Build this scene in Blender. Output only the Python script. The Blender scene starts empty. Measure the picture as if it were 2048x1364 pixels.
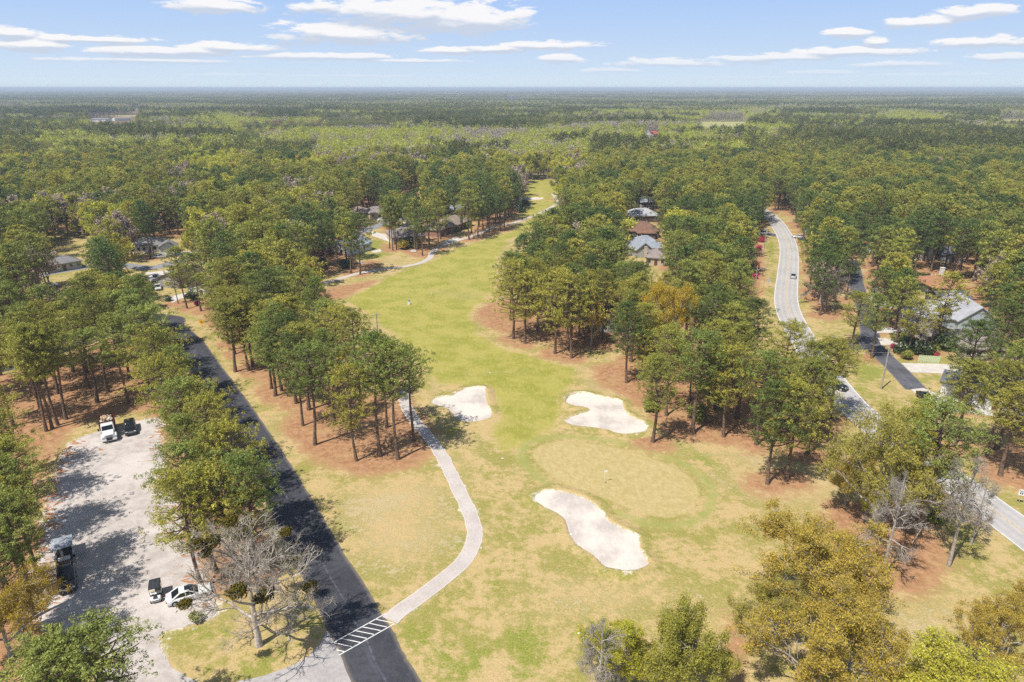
import bpy, math, random
import numpy as np
from mathutils import Vector, noise as mnoise
from mathutils.geometry import tessellate_polygon
R = math.radians
SC = bpy.context.scene
COL = SC.collection
# ---------------------------------------------------------------- camera
H, F, PIT = 57.0, 1365.33, R(20.35)
cp, sp = math.cos(PIT), math.sin(PIT)
cd = bpy.data.cameras.new('camera'); cam = bpy.data.objects.new('camera', cd); COL.objects.link(cam)
cd.lens = 24; cd.sensor_width = 36; cd.clip_start = 0.5; cd.clip_end = 60000
cam.location = (0, 0, H); cam.rotation_euler = (R(90) - PIT, 0, 0)
SC.camera = cam
SC.view_settings.view_transform = 'Standard'; SC.view_settings.look = 'None'
SC.view_settings.exposure = 0.25; SC.view_settings.gamma = 1
SC.cycles.use_denoising = False
SC.cycles.max_bounces = 6; SC.cycles.diffuse_bounces = 2; SC.cycles.glossy_bounces = 2
SC.cycles.transmission_bounces = 3; SC.cycles.transparent_max_bounces = 6; SC.cycles.volume_bounces = 0
SC.cycles.use_adaptive_sampling = True; SC.cycles.adaptive_threshold = 0.012
SC.render.film_transparent = False
# ---------------------------------------------------------------- sun and sky
SUN_EL, SUN_AZ = R(58.5), R(225)      # azimuth clockwise from +Y: the sun stands behind the left shoulder
sd = bpy.data.lights.new('sun', 'SUN'); sd.energy = 4.7; sd.angle = R(0.53); sd.color = (1.0, 0.95, 0.87)
sun = bpy.data.objects.new('sun', sd); COL.objects.link(sun)
sv = Vector((math.sin(SUN_AZ) * math.cos(SUN_EL), math.cos(SUN_AZ) * math.cos(SUN_EL), math.sin(SUN_EL)))
sun.rotation_euler = sv.to_track_quat('Z', 'Y').to_euler(); sun.location = (-60, -60, 120)

class NT:
    """small node-building helper"""
    def __init__(s, tree): s.t = tree; s.n = tree.nodes; s.l = tree.links
    def new(s, kind, **kw):
        n = s.n.new(kind)
        for k, v in kw.items():
            if k == 'ins':
                for a, b in v.items(): s.put(n.inputs[a], b)
            else: setattr(n, k, v)
        return n
    def put(s, sock, v):
        if isinstance(v, bpy.types.NodeSocket): s.l.new(v, sock)
        elif v is not None: sock.default_value = v
    def m(s, op, a, b=None, c=None, clamp=False):
        n = s.n.new('ShaderNodeMath'); n.operation = op; n.use_clamp = clamp
        s.put(n.inputs[0], a); s.put(n.inputs[1], b); s.put(n.inputs[2], c); return n.outputs[0]
    def vm(s, op, a, b=None, out=0):
        n = s.n.new('ShaderNodeVectorMath'); n.operation = op
        s.put(n.inputs[0], a); s.put(n.inputs[1], b); return n.outputs[out]
    def noise(s, vec, scale, detail=3, rough=.55, dist=0):
        n = s.n.new('ShaderNodeTexNoise'); s.put(n.inputs['Vector'], vec)
        n.inputs['Scale'].default_value = scale; n.inputs['Detail'].default_value = detail
        n.inputs['Roughness'].default_value = rough; n.inputs['Distortion'].default_value = dist
        return n.outputs['Fac']
    def step(s, v, a, b):
        n = s.n.new('ShaderNodeMapRange'); n.interpolation_type = 'SMOOTHSTEP'
        s.put(n.inputs[0], v); n.inputs[1].default_value = a; n.inputs[2].default_value = b; return n.outputs[0]
    def mix(s, f, a, b, bt='MIX'):
        n = s.n.new('ShaderNodeMix'); n.data_type = 'RGBA'; n.blend_type = bt
        s.put(n.inputs[0], f)
        for i, v in ((6, a), (7, b)):
            if isinstance(v, tuple): v = (v[0], v[1], v[2], 1)
            s.put(n.inputs[i], v)
        return n.outputs[2]

def build_world():
    w = bpy.data.worlds.new('World'); SC.world = w; w.use_nodes = True
    t = NT(w.node_tree); t.n.clear()
    sky = t.new('ShaderNodeTexSky', sky_type='NISHITA', sun_disc=False, sun_elevation=SUN_EL,
                sun_rotation=SUN_AZ, altitude=60, air_density=1.0, dust_density=0.7, ozone_density=1.6)
    g = t.new('ShaderNodeTexCoord').outputs['Generated']
    sx = t.new('ShaderNodeSeparateXYZ', ins={0: g})
    az = t.m('ARCTAN2', sx.outputs[0], sx.outputs[1])
    el = t.m('ARCSINE', sx.outputs[2])
    uv = t.new('ShaderNodeCombineXYZ', ins={0: az, 1: el}).outputs[0]
    # clouds: soft banks at their bearings and heights above the horizon, broken up with noise
    blobs = [(430,10,110,20),(640,14,60,16),(800,22,180,36),(940,36,135,36),(700,68,180,23),(20,66,65,15),(70,90,110,15),(200,80,160,9),(340,102,200,14),
             (470,96,100,12),(640,113,170,9),(300,121,230,7),(990,98,100,9),(900,101,80,9),(1090,91,110,11),(1120,117,62,11),
             (1845,44,90,16),(1955,22,90,18),(1690,66,55,11),(1755,84,36,12),(1700,104,160,11),(1555,115,150,11),(1340,126,130,11),
             (1975,84,110,13),(1800,128,150,9),(1995,115,80,11),(1220,141,70,6),(1640,145,80,5),(440,150,110,4),(820,122,120,5),(100,158,160,3),(700,152,150,3),(1500,155,180,3),(1850,150,120,4),(1100,160,120,2.5)]
    acc = None; low = None
    for i, (px, py, rx, ry) in enumerate(blobs):
        def ae(x, y):
            a, b = (x - 1024) / F, (682 - y) / F; u, v, w_ = a, cp + b * sp, b * cp - sp
            return math.atan2(u, v), math.asin(w_ / math.sqrt(u * u + v * v + w_ * w_))
        a0, e0 = ae(px, py); a1 = ae(px + rx, py)[0]; e1 = ae(px, py - ry)[1]
        q = t.vm('SUBTRACT', uv, (a0, e0, 0)); q = t.vm('MULTIPLY', q, (.92 / (a1 - a0), .80 / (e1 - e0), 0))
        ln = t.vm('LENGTH', q, out=1)
        v = t.m('SUBTRACT', 1.0, ln)
        acc = v if acc is None else t.m('MAXIMUM', acc, v)
        q = t.vm('ADD', q, (0, .45, 0)); v = t.m('SUBTRACT', 1.0, t.vm('LENGTH', q, out=1)); low = v if low is None else t.m('MAXIMUM', low, v)
    def fb(sx_, sy_, det, off=0.0):
        q = t.vm('MULTIPLY', uv, (sx_, sy_, 1)); q = t.vm('ADD', q, (off, off, off))
        return t.noise(q, 1, det, .62, .25)
    n1 = fb(22, 85, 8)
    up = t.vm('ADD', uv, (0.003, 0.007, 0)); up = t.vm('MULTIPLY', up, (22, 85, 1)); n3 = t.noise(up, 1, 5, .58, .25)
    val = t.m('MULTIPLY_ADD', t.m('SUBTRACT', n1, .5), 4.2, t.m('MULTIPLY', acc, 1.7))
    # away from the photographed banks: a scattered field of the same cloud
    gen = t.step(fb(5, 26, 5, 3.1), .56, .70)
    side = t.m('GREATER_THAN', t.m('ABSOLUTE', az), .80)
    hi = t.step(el, .17, .26)
    gen = t.m('MULTIPLY', gen, t.m('MAXIMUM', side, hi))
    den = t.m('MAXIMUM', t.step(val, .12, .75), gen)
    den = t.m('MULTIPLY', den, t.step(el, .004, .05))
    den = t.m('MULTIPLY', den, .90)
    lit = t.step(t.m('ADD', t.m('MULTIPLY', t.m('SUBTRACT', n1, n3), 1.8), t.m('MULTIPLY_ADD', t.m('SUBTRACT', acc, low), 2.2, .40)), .0, 1.0)
    ccol = t.mix(lit, (5.5, 6.1, 7.2), (9.2, 9.0, 8.9))
    # pale milky band low down
    lowc = t.mix(t.m('POWER', t.m('MAXIMUM', t.m('MULTIPLY', el, 8.8), 0.0, None, True), .8), (6.4, 7.5, 8.3), (3.8, 5.5, 8.6))
    base = t.mix(t.step(el, .9, .10), t.mix(1.0, sky.outputs[0], (.70, .70, .70), 'MULTIPLY'), lowc)
    col = t.mix(den, base, ccol)
    bg = t.new('ShaderNodeBackground', ins={0: col, 1: 0.092})
    o = t.new('ShaderNodeOutputWorld', ins={0: bg.outputs[0]})
build_world()

# ---------------------------------------------------------------- geometry of the view: pixel of the photograph <-> place on the land
def G(px, py, z=0.0):
    dx, dy = (px - 1024) / F, (682 - py) / F
    d = (dx, cp + dy * sp, -sp + dy * cp)
    t = (H - z) / -d[2]
    return Vector((d[0] * t, d[1] * t, z))
def proj(x, y, z):
    zc = y * cp - (z - H) * sp
    return 1024 + F * x / zc, 682 - F * (y * sp + (z - H) * cp) / zc
def GP(pts, ox=0, oy=0, s=1.0): return [tuple(G(ox + a / s, oy + b / s)[:2]) for a, b in pts]
def smooth(pts, n=6, closed=True):
    P = [np.array(p, float) for p in pts]; out = []; N = len(P)
    rng = range(N) if closed else range(N - 1)
    for i in rng:
        p0 = P[(i - 1) % N] if closed or i > 0 else P[0]
        p1, p2 = P[i], P[(i + 1) % N]
        p3 = P[(i + 2) % N] if closed or i + 2 < N else P[-1]
        for k in range(n):
            t = k / n
            out.append(tuple(.5 * ((2 * p1) + (-p0 + p2) * t + (2 * p0 - 5 * p1 + 4 * p2 - p3) * t * t + (-p0 + 3 * p1 - 3 * p2 + p3) * t ** 3)))
    if not closed: out.append(tuple(P[-1]))
    return out
def inside(poly, x, y):
    x = np.asarray(x, float); y = np.asarray(y, float); c = np.zeros(x.shape, bool)
    n = len(poly)
    for i in range(n):
        x1, y1 = poly[i]; x2, y2 = poly[i - 1]
        if y1 == y2: continue
        k = ((y1 > y) != (y2 > y)) & (x < (x2 - x1) * (y - y1) / (y2 - y1) + x1)
        c ^= k
    return c
def dist_line(pts, x, y, closed=False):
    d = np.full(np.shape(x), 1e9); n = len(pts)
    for i in range(n if closed else n - 1):
        ax, ay = pts[i]; bx, by = pts[(i + 1) % n]
        vx, vy = bx - ax, by - ay; L = vx * vx + vy * vy + 1e-9
        t = np.clip(((x - ax) * vx + (y - ay) * vy) / L, 0, 1)
        d = np.minimum(d, np.hypot(x - ax - t * vx, y - ay - t * vy))
    return d
def sdf(poly, x, y):                      # positive inside, metres
    d = dist_line(poly, x, y, True)
    return np.where(inside(poly, x, y), d, -d)

# ---------------------------------------------------------------- objects
def tag(o, label=None, cat=None, group=None, kind=None):
    if label: o['label'] = label
    if cat: o['category'] = cat
    if group: o['group'] = group
    if kind: o['kind'] = kind
    return o
def empty(name, loc, rz=0.0, label=None, cat=None, group=None, scale=1.0):
    o = bpy.data.objects.new(name, None); COL.objects.link(o); o.location = loc; o.rotation_euler = (0, 0, rz)
    o.empty_display_size = .3
    if scale != 1.0: o.scale = (scale,) * 3
    return tag(o, label, cat, group)
def link(name, me, parent=None, loc=None, rot=None):
    o = bpy.data.objects.new(name, me); COL.objects.link(o)
    if parent: o.parent = parent
    if loc is not None: o.location = loc
    if rot is not None: o.rotation_euler = rot
    return o
def tri_mesh(name, V, T, mat, tint=None, sm=False):
    V = np.asarray(V, np.float32); T = np.asarray(T, np.int32)
    me = bpy.data.meshes.new(name)
    me.vertices.add(len(V)); me.vertices.foreach_set('co', V.ravel())
    me.loops.add(T.size); me.loops.foreach_set('vertex_index', T.ravel())
    k = T.shape[1]
    me.polygons.add(len(T)); me.polygons.foreach_set('loop_start', np.arange(len(T), dtype=np.int32) * k)
    me.polygons.foreach_set('loop_total', np.full(len(T), k, np.int32))
    if sm: me.polygons.foreach_set('use_smooth', np.ones(len(T), bool))
    me.update(calc_edges=True)
    if tint is not None:
        a = me.color_attributes.new('tint', 'FLOAT_COLOR', 'POINT')
        c = np.ones((len(V), 4), np.float32); c[:, :3] = tint; a.data.foreach_set('color', c.ravel())
    me.materials.append(mat); return me

class MB:
    """collects faces, builds ONE mesh object"""
    def __init__(s): s.v = []; s.f = []
    def add(s, v, f):
        o = len(s.v); s.v += [tuple(p) for p in v]; s.f += [tuple(i + o for i in q) for q in f]; return s
    def box(s, cx, cy, cz, sx, sy, sz, rz=0, taper=1.0, ry=0):
        x, y, z = sx / 2, sy / 2, sz / 2; V = []
        for zz, k in ((-z, 1.0), (z, taper)):
            for a, b in ((-x, -y), (x, -y), (x, y), (-x, y)):
                p = Vector((a * k, b * k, zz))
                if ry: p = Vector((p.x * math.cos(ry) + p.z * math.sin(ry), p.y, -p.x * math.sin(ry) + p.z * math.cos(ry)))
                if rz: p = Vector((p.x * math.cos(rz) - p.y * math.sin(rz), p.x * math.sin(rz) + p.y * math.cos(rz), p.z))
                V.append((p.x + cx, p.y + cy, p.z + cz))
        return s.add(V, [(3, 2, 1, 0), (4, 5, 6, 7), (0, 1, 5, 4), (1, 2, 6, 5), (2, 3, 7, 6), (3, 0, 4, 7)])
    def tube(s, pts, r, n=8, cap=True):
        pts = [Vector(p) for p in pts]; rs = r if isinstance(r, (list, tuple)) else [r] * len(pts)
        V = []; Fc = []
        for i, p in enumerate(pts):
            d = (pts[min(i + 1, len(pts) - 1)] - pts[max(i - 1, 0)]).normalized()
            a = d.cross(Vector((0, 0, 1)));
            if a.length < .05: a = d.cross(Vector((0, 1, 0)))
            a.normalize(); b = d.cross(a)
            for k in range(n):
                w = 2 * math.pi * k / n; V.append(p + (a * math.cos(w) + b * math.sin(w)) * rs[i])
        for i in range(len(pts) - 1):
            for k in range(n): Fc.append((i * n + k, i * n + (k + 1) % n, (i + 1) * n + (k + 1) % n, (i + 1) * n + k))
        if cap: Fc.append(tuple(range(n))[::-1]); Fc.append(tuple((len(pts) - 1) * n + k for k in range(n)))
        return s.add(V, Fc)
    def loft(s, rings, cap=True):
        n = len(rings[0]); V = [p for r_ in rings for p in r_]; Fc = []
        for i in range(len(rings) - 1):
            for k in range(n): Fc.append((i * n + k, i * n + (k + 1) % n, (i + 1) * n + (k + 1) % n, (i + 1) * n + k))
        if cap: Fc.append(tuple(range(n))[::-1]); Fc.append(tuple((len(rings) - 1) * n + k for k in range(n)))
        return s.add(V, Fc)
    def quad(s, a, b, c, d): return s.add([a, b, c, d], [(0, 1, 2, 3)])
    def poly(s, pts): return s.add(pts, [tuple(range(len(pts)))])
    def build(s, name, mat, parent=None, loc=None, rot=None, sm=False, bevel=0, seg=2, sub=0):
        me = bpy.data.meshes.new(name); me.from_pydata(s.v, [], s.f); me.materials.append(mat)
        if sm:
            for p in me.polygons: p.use_smooth = True
        me.update()
        o = link(name, me, parent, loc, rot)
        if bevel:
            m = o.modifiers.new('bevel', 'BEVEL'); m.width = bevel; m.segments = seg; m.limit_method = 'ANGLE'; m.angle_limit = R(30)
        if sub:
            m = o.modifiers.new('sub', 'SUBSURF'); m.levels = sub; m.render_levels = sub
        return o

# ---------------------------------------------------------------- materials
MATS = {}
def pmat(name, col, rough=.8, var=.12, scale=6.0, metal=0, spec=.3, col2=None, bump=0, coat=0, detail=4, thr=(.35, .65)):
    if name in MATS: return MATS[name]
    m = bpy.data.materials.new(name); m.use_nodes = True; t = NT(m.node_tree)
    b = t.n['Principled BSDF']; co = t.new('ShaderNodeTexCoord').outputs['Object']
    n = t.noise(co, scale, detail, .6)
    c2 = col2 or tuple(max(0, c * (1 - var * 2.2)) for c in col)
    c1 = col if col2 else tuple(min(1, c * (1 + var)) for c in col)
    t.put(b.inputs['Base Color'], t.mix(t.step(n, *thr), c2, c1))
    b.inputs['Roughness'].default_value = rough; b.inputs['Metallic'].default_value = metal
    b.inputs['Specular IOR Level'].default_value = spec
    if coat: b.inputs['Coat Weight'].default_value = coat; b.inputs['Coat Roughness'].default_value = .05
    if bump:
        bp = t.new('ShaderNodeBump', ins={'Height': n, 'Strength': bump, 'Distance': .05}); t.put(b.inputs['Normal'], bp.outputs[0])
    MATS[name] = m; return m
def leafmat(name, a, b_, trans=.35, gloss=.0):
    m = bpy.data.materials.new(name); m.use_nodes = True; t = NT(m.node_tree); t.n.clear()
    oi = t.new('ShaderNodeObjectInfo').outputs['Random']
    at = t.new('ShaderNodeAttribute', attribute_name='tint').outputs['Color']
    c = t.mix(oi, a, b_); c = t.mix(1.0, c, at, 'MULTIPLY')
    d = t.new('ShaderNodeBsdfDiffuse', ins={0: c}); tr = t.new('ShaderNodeBsdfTranslucent', ins={0: c})
    s = t.new('ShaderNodeMixShader', ins={0: trans, 1: d.outputs[0], 2: tr.outputs[0]}); so = s.outputs[0]
    if gloss:
        gl = t.new('ShaderNodeBsdfGlossy', ins={0: (1, 1, .95, 1), 1: .45})
        so = t.new('ShaderNodeMixShader', ins={0: gloss, 1: so, 2: gl.outputs[0]}).outputs[0]
    t.new('ShaderNodeOutputMaterial', ins={0: so}); MATS[name] = m; return m
def glassmat(name, col=(.02, .025, .03), rough=.06):
    if name in MATS: return MATS[name]
    m = bpy.data.materials.new(name); m.use_nodes = True; b = m.node_tree.nodes['Principled BSDF']
    b.inputs['Base Color'].default_value = (*col, 1); b.inputs['Roughness'].default_value = rough
    b.inputs['Specular IOR Level'].default_value = .8; MATS[name] = m; return m
# ================================================================ the land: areas traced once, used for paving, grass, sand and for where trees stand
Z4 = 4.0
road_right = [(362, 634), (371, 652), (385, 662), (410, 686), (445, 735), (475, 774), (512, 825), (565, 903), (638, 1020), (688, 1106), (731, 1171), (759, 1222), (787, 1262), (804, 1300), (842, 1364), (890, 1450)]
def offset(pts, w):
    out = []
    for i, p in enumerate(pts):
        a = pts[max(i - 1, 0)]; b = pts[min(i + 1, len(pts) - 1)]
        dx, dy = b[0] - a[0], b[1] - a[1]; L = math.hypot(dx, dy) + 1e-9
        out.append((p[0] - dy / L * w, p[1] + dx / L * w))
    return out
RR = smooth(GP(road_right), 6, False)
ROADW = 6.1
RC = offset(RR, -ROADW / 2)          # centre line of the black road (points run towards the camera)
# the road turns left at the far end and runs off behind the pines
RC = smooth([tuple(G(-160, 790)[:2]), tuple(G(-20, 742)[:2]), tuple(G(60, 722)[:2]), tuple(G(160, 682)[:2]), tuple(G(250, 648)[:2]), tuple(G(310, 633)[:2])], 5, False) + [tuple(G(345, 640)[:2])] + RC[3:]
RC = smooth(RC[::2], 2, False)
MAINC = smooth(GP([(1470, 395), (1500, 408), (1534, 428), (1551, 443), (1564, 462), (1573, 480), (1578, 503), (1576, 545), (1572, 590), (1576, 620), (1592, 655), (1620, 700), (1655, 752), (1705, 812), (1770, 868), (1848, 925), (1906, 962), (1966, 1006), (2048, 1066), (2200, 1180), (2400, 1330)]), 6, False)
SIDEC = smooth(GP([(1700, 520), (1708, 540), (1712, 565), (1720, 592), (1732, 622), (1738, 655), (1744, 685), (1764, 710), (1790, 735), (1812, 757), (1826, 772), (1834, 780)]), 6, False)
SPURC = smooth(GP([(1744, 684), (1715, 690), (1690, 692), (1655, 693), (1622, 693)]), 4, False)
CART1 = smooth(GP([(780, 1241), (800, 1222), (837, 1196), (883, 1161), (925, 1125), (945, 1090), (949, 1060), (937, 1020), (920, 985), (903, 950), (887, 918), (869, 889), (847, 862), (826, 836), (812, 812), (808, 790), (815, 770)]), 6, False)
CART2 = smooth(GP([(600, 590), (632, 571), (672, 560), (712, 548), (762, 539), (812, 532.5), (844, 525), (860, 515), (864, 505), (880, 494), (912, 482), (949, 471), (970, 462), (987, 453), (1024, 447), (1049, 438), (1074, 429), (1100, 416), (1116, 405), (1112, 396), (1106, 388)]), 6, False)
CROSSST = smooth(GP([(1596, 478), (1630, 480), (1700, 488), (1790, 498)]), 3, False)
CROSSW = smooth(GP([(1556, 472), (1520, 466), (1450, 462)]), 3, False)
LANE = smooth(GP([(-60, 560), (60, 552), (150, 538), (230, 530), (300, 536), (345, 526), (400, 512), (470, 495), (600, 480), (700, 470), (745, 455), (790, 440), (850, 428)]), 5, False)
LOT = smooth(GP([(318, 836), (322, 870), (330, 930), (345, 985), (372, 1040), (392, 1100), (412, 1160), (432, 1205), (428, 1234), (373, 1253), (326, 1263), (317, 1278), (328, 1305), (338, 1330), (358, 1346), (393, 1364), (420, 1385), (300, 1420), (215, 1420), (200, 1364), (150, 1290), (80, 1250), (70, 1150), (85, 1080), (92, 1010), (110, 950), (128, 905), (150, 880), (200, 862), (260, 846)]), 4)
ENTRY = GP([(393, 1366), (440, 1372), (480, 1362), (512, 1355), (545, 1346), (575, 1335), (600, 1322), (620, 1310), (640, 1288), (653, 1262), (660, 1256), (672, 1290), (686, 1322), (702, 1360), (720, 1395), (740, 1440), (500, 1460), (330, 1440), (300, 1419)])
B1 = smooth(GP([(1400, 895), (1450, 862), (1560, 850), (1640, 802), (1750, 782), (1830, 792), (1845, 860), (1860, 930), (1890, 990), (1860, 1030), (1760, 1055), (1640, 1050), (1580, 1010), (1550, 970), (1500, 940), (1425, 920)], 512, 580, 4), 5)
B2 = smooth(GP([(430, 880), (470, 840), (560, 830), (700, 850), (830, 875), (880, 900), (905, 960), (940, 1000), (1040, 1050), (1080, 1090), (1065, 1132), (980, 1150), (860, 1150), (760, 1120), (640, 1100), (500, 1085), (430, 1060), (440, 1035), (520, 1000), (600, 975), (618, 957), (580, 940), (490, 930), (440, 910)], 1024, 580, 4), 5)
B3 = smooth(GP([(175, 590), (205, 548), (280, 525), (400, 530), (560, 575), (660, 630), (720, 690), (760, 750), (830, 800), (930, 850), (1015, 905), (1030, 980), (1060, 1050), (1100, 1110), (1060, 1150), (980, 1180), (870, 1180), (760, 1150), (690, 1090), (640, 1040), (560, 990), (490, 930), (450, 860), (430, 790), (390, 730), (300, 680), (210, 630)], 1024, 850, 4), 5)
B4 = smooth(GP([(50, 397), (100, 386), (180, 382), (250, 388), (200, 402), (110, 408)], 1024, 300, 4), 4)
GREEN = smooth(GP([(165, 240), (220, 170), (350, 140), (640, 150), (900, 200), (1200, 300), (1400, 400), (1490, 520), (1460, 650), (1350, 720), (1200, 740), (1000, 690), (750, 590), (450, 480), (250, 350)], 1024, 850, 4), 4)
FAIR = smooth(GP([(1078, 436), (1035, 452), (985, 470), (930, 492), (885, 512), (850, 530), (760, 560), (715, 580), (700, 600), (735, 625), (770, 650), (815, 690), (850, 730), (880, 765), (930, 770), (980, 790), (1000, 830), (985, 860), (1010, 900), (1060, 880), (1115, 845), (1125, 790), (1150, 740), (1100, 715), (1020, 700), (960, 672), (945, 640), (965, 605), (985, 565), (990, 520), (1010, 485), (1050, 462)]), 4)
FAIR2 = smooth(GP([(1040, 430), (1042, 372), (1065, 360), (1112, 362), (1118, 392), (1095, 425)]), 4)
ROUGHG = [smooth(GP(p), 4) for p in (
    [(1000, 1265), (1060, 1245), (1105, 1290), (1110, 1340), (1060, 1390), (1010, 1340)], [(955, 1165), (990, 1155), (1005, 1180), (985, 1195), (960, 1185)],
    [(640, 990), (670, 1020), (720, 1075), (705, 1075), (660, 1030)], [(905, 1010), (930, 1040), (935, 1090), (905, 1120), (900, 1080), (915, 1060)],
    [(810, 1260), (860, 1250), (900, 1290), (980, 1300), (1000, 1364), (880, 1364), (830, 1320)], [(1700, 700), (1740, 705), (1780, 740), (1760, 775), (1720, 790), (1690, 760)],
    [(1525, 490), (1555, 480), (1556, 520), (1548, 590), (1530, 600), (1540, 540)], [(1300, 880), (1380, 880), (1460, 940), (1480, 1000), (1440, 960), (1360, 910)],
    [(1795, 668), (1770, 668), (1772, 675), (1795, 674)], [(1810, 750), (1880, 748), (1880, 765), (1830, 768)], [(340, 1262), (420, 1245), (470, 1260), (440, 1280), (370, 1275)],
    [(470, 1330), (560, 1300), (640, 1250), (610, 1300), (560, 1330), (490, 1350)], [(640, 470), (760, 480), (800, 500), (700, 520)])]
STRAW = [smooth(GP(p), 4) for p in (
    [(560, 855), (600, 820), (700, 790), (800, 780), (850, 830), (880, 880), (850, 925), (790, 945), (700, 950), (600, 905)],
    [(1180, 735), (1260, 720), (1400, 700), (1560, 720), (1660, 800), (1670, 870), (1630, 915), (1540, 905), (1470, 895), (1400, 885), (1330, 875), (1290, 820), (1200, 770)],
    [(950, 625), (985, 605), (1100, 590), (1220, 620), (1235, 690), (1180, 700), (1100, 690), (1020, 672), (965, 650)],
    [(-60, 720), (80, 690), (350, 660), (370, 720), (330, 770), (300, 815), (200, 840), (140, 870), (95, 960), (70, 1100), (70, 1280), (-60, 1300)],
    [(330, 845), (420, 900), (520, 960), (560, 1050), (580, 1110), (520, 1150), (440, 1150), (400, 1080), (350, 1000), (328, 930)],
    [(1640, 1010), (1720, 1000), (1830, 1015), (1880, 1060), (1905, 1110), (1860, 1190), (1740, 1180), (1690, 1110)],
    [(1930, 900), (2048, 880), (2140, 960), (2060, 960), (1980, 935)], [(620, 590), (660, 575), (760, 560), (700, 590), (650, 605)],
    [(690, 530), (750, 520), (760, 535), (720, 545)], [(470, 690), (540, 740), (560, 800), (520, 770), (480, 720)], [(1480, 470), (1520, 480), (1530, 560), (1505, 640), (1480, 560)],
    [(1580, 410), (1620, 440), (1640, 480), (1650, 600), (1720, 620), (1640, 640), (1610, 560), (1600, 480)], [(800, 500), (850, 480), (870, 500), (830, 512)],
    [(1450, 1230), (1500, 1290), (1470, 1400), (1400, 1400), (1440, 1290)], [(395, 600), (430, 600), (440, 660), (410, 650)], [(1860, 560), (2048, 600), (2048, 660), (1980, 640)])]
PALE = [smooth(GP(p), 4) for p in ([(1060, 1190), (1130, 1170), (1230, 1180), (1290, 1185), (1260, 1215), (1150, 1230), (1090, 1215)],
    [(690, 990), (840, 960), (900, 1000), (905, 1080), (860, 1110), (760, 1130), (690, 1050)], [(1150, 735), (1210, 745), (1270, 790), (1200, 790)],
    [(1340, 890), (1480, 900), (1620, 930), (1600, 980), (1480, 930), (1380, 905)], [(1740, 1240), (1860, 1210), (1960, 1190), (1900, 1290), (1760, 1310)],
    [(1230, 1170), (1380, 1180), (1450, 1240), (1400, 1220), (1260, 1190)], [(900, 930), (918, 918), (925, 945), (918, 975), (905, 960)],
    [(1420, 935), (1450, 930), (1460, 970), (1430, 990)])]
GX0, GX1 = -170, 170
def spaced(a, b, st, grow, far0, far1):
    mid = np.arange(a, b + .01, st); out = list(mid); d = st; x = b
    while x < far1: d *= grow; x += d; out.append(x)
    d = st; x = a; pre = []
    while x > far0: d *= grow; x -= d; pre.append(x)
    return np.array(pre[::-1] + out)
gx = spaced(-95, 95, .8, 1.035, -26000, 26000); gy = spaced(38, 190, .8, 1.022, -1500, 30000)
XX, YY = np.meshgrid(gx, gy); fx, fy = XX.ravel(), YY.ravel()
near = (fy < 700) & (np.abs(fx) < 700)
def mask(polys, a, b):
    m = np.full(fx.shape, -1e9)
    for p in polys:
        pa = np.array(p); x0, y0 = pa.min(0) - 12; x1, y1 = pa.max(0) + 12
        k = (fx > x0) & (fx < x1) & (fy > y0) & (fy < y1)
        if k.any(): m[k] = np.maximum(m[k], sdf(p, fx[k], fy[k]))
    return np.clip((m - a) / (b - a), 0, 1), m
def lmask(line, r0, r1):
    pa = np.array(line); k = (fx > pa[:, 0].min() - 14) & (fx < pa[:, 0].max() + 14) & (fy > pa[:, 1].min() - 14) & (fy < pa[:, 1].max() + 14)
    d = np.full(fx.shape, 1e9); d[k] = dist_line(line, fx[k], fy[k]); return np.clip((r1 - d) / (r1 - r0), 0, 1)

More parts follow.
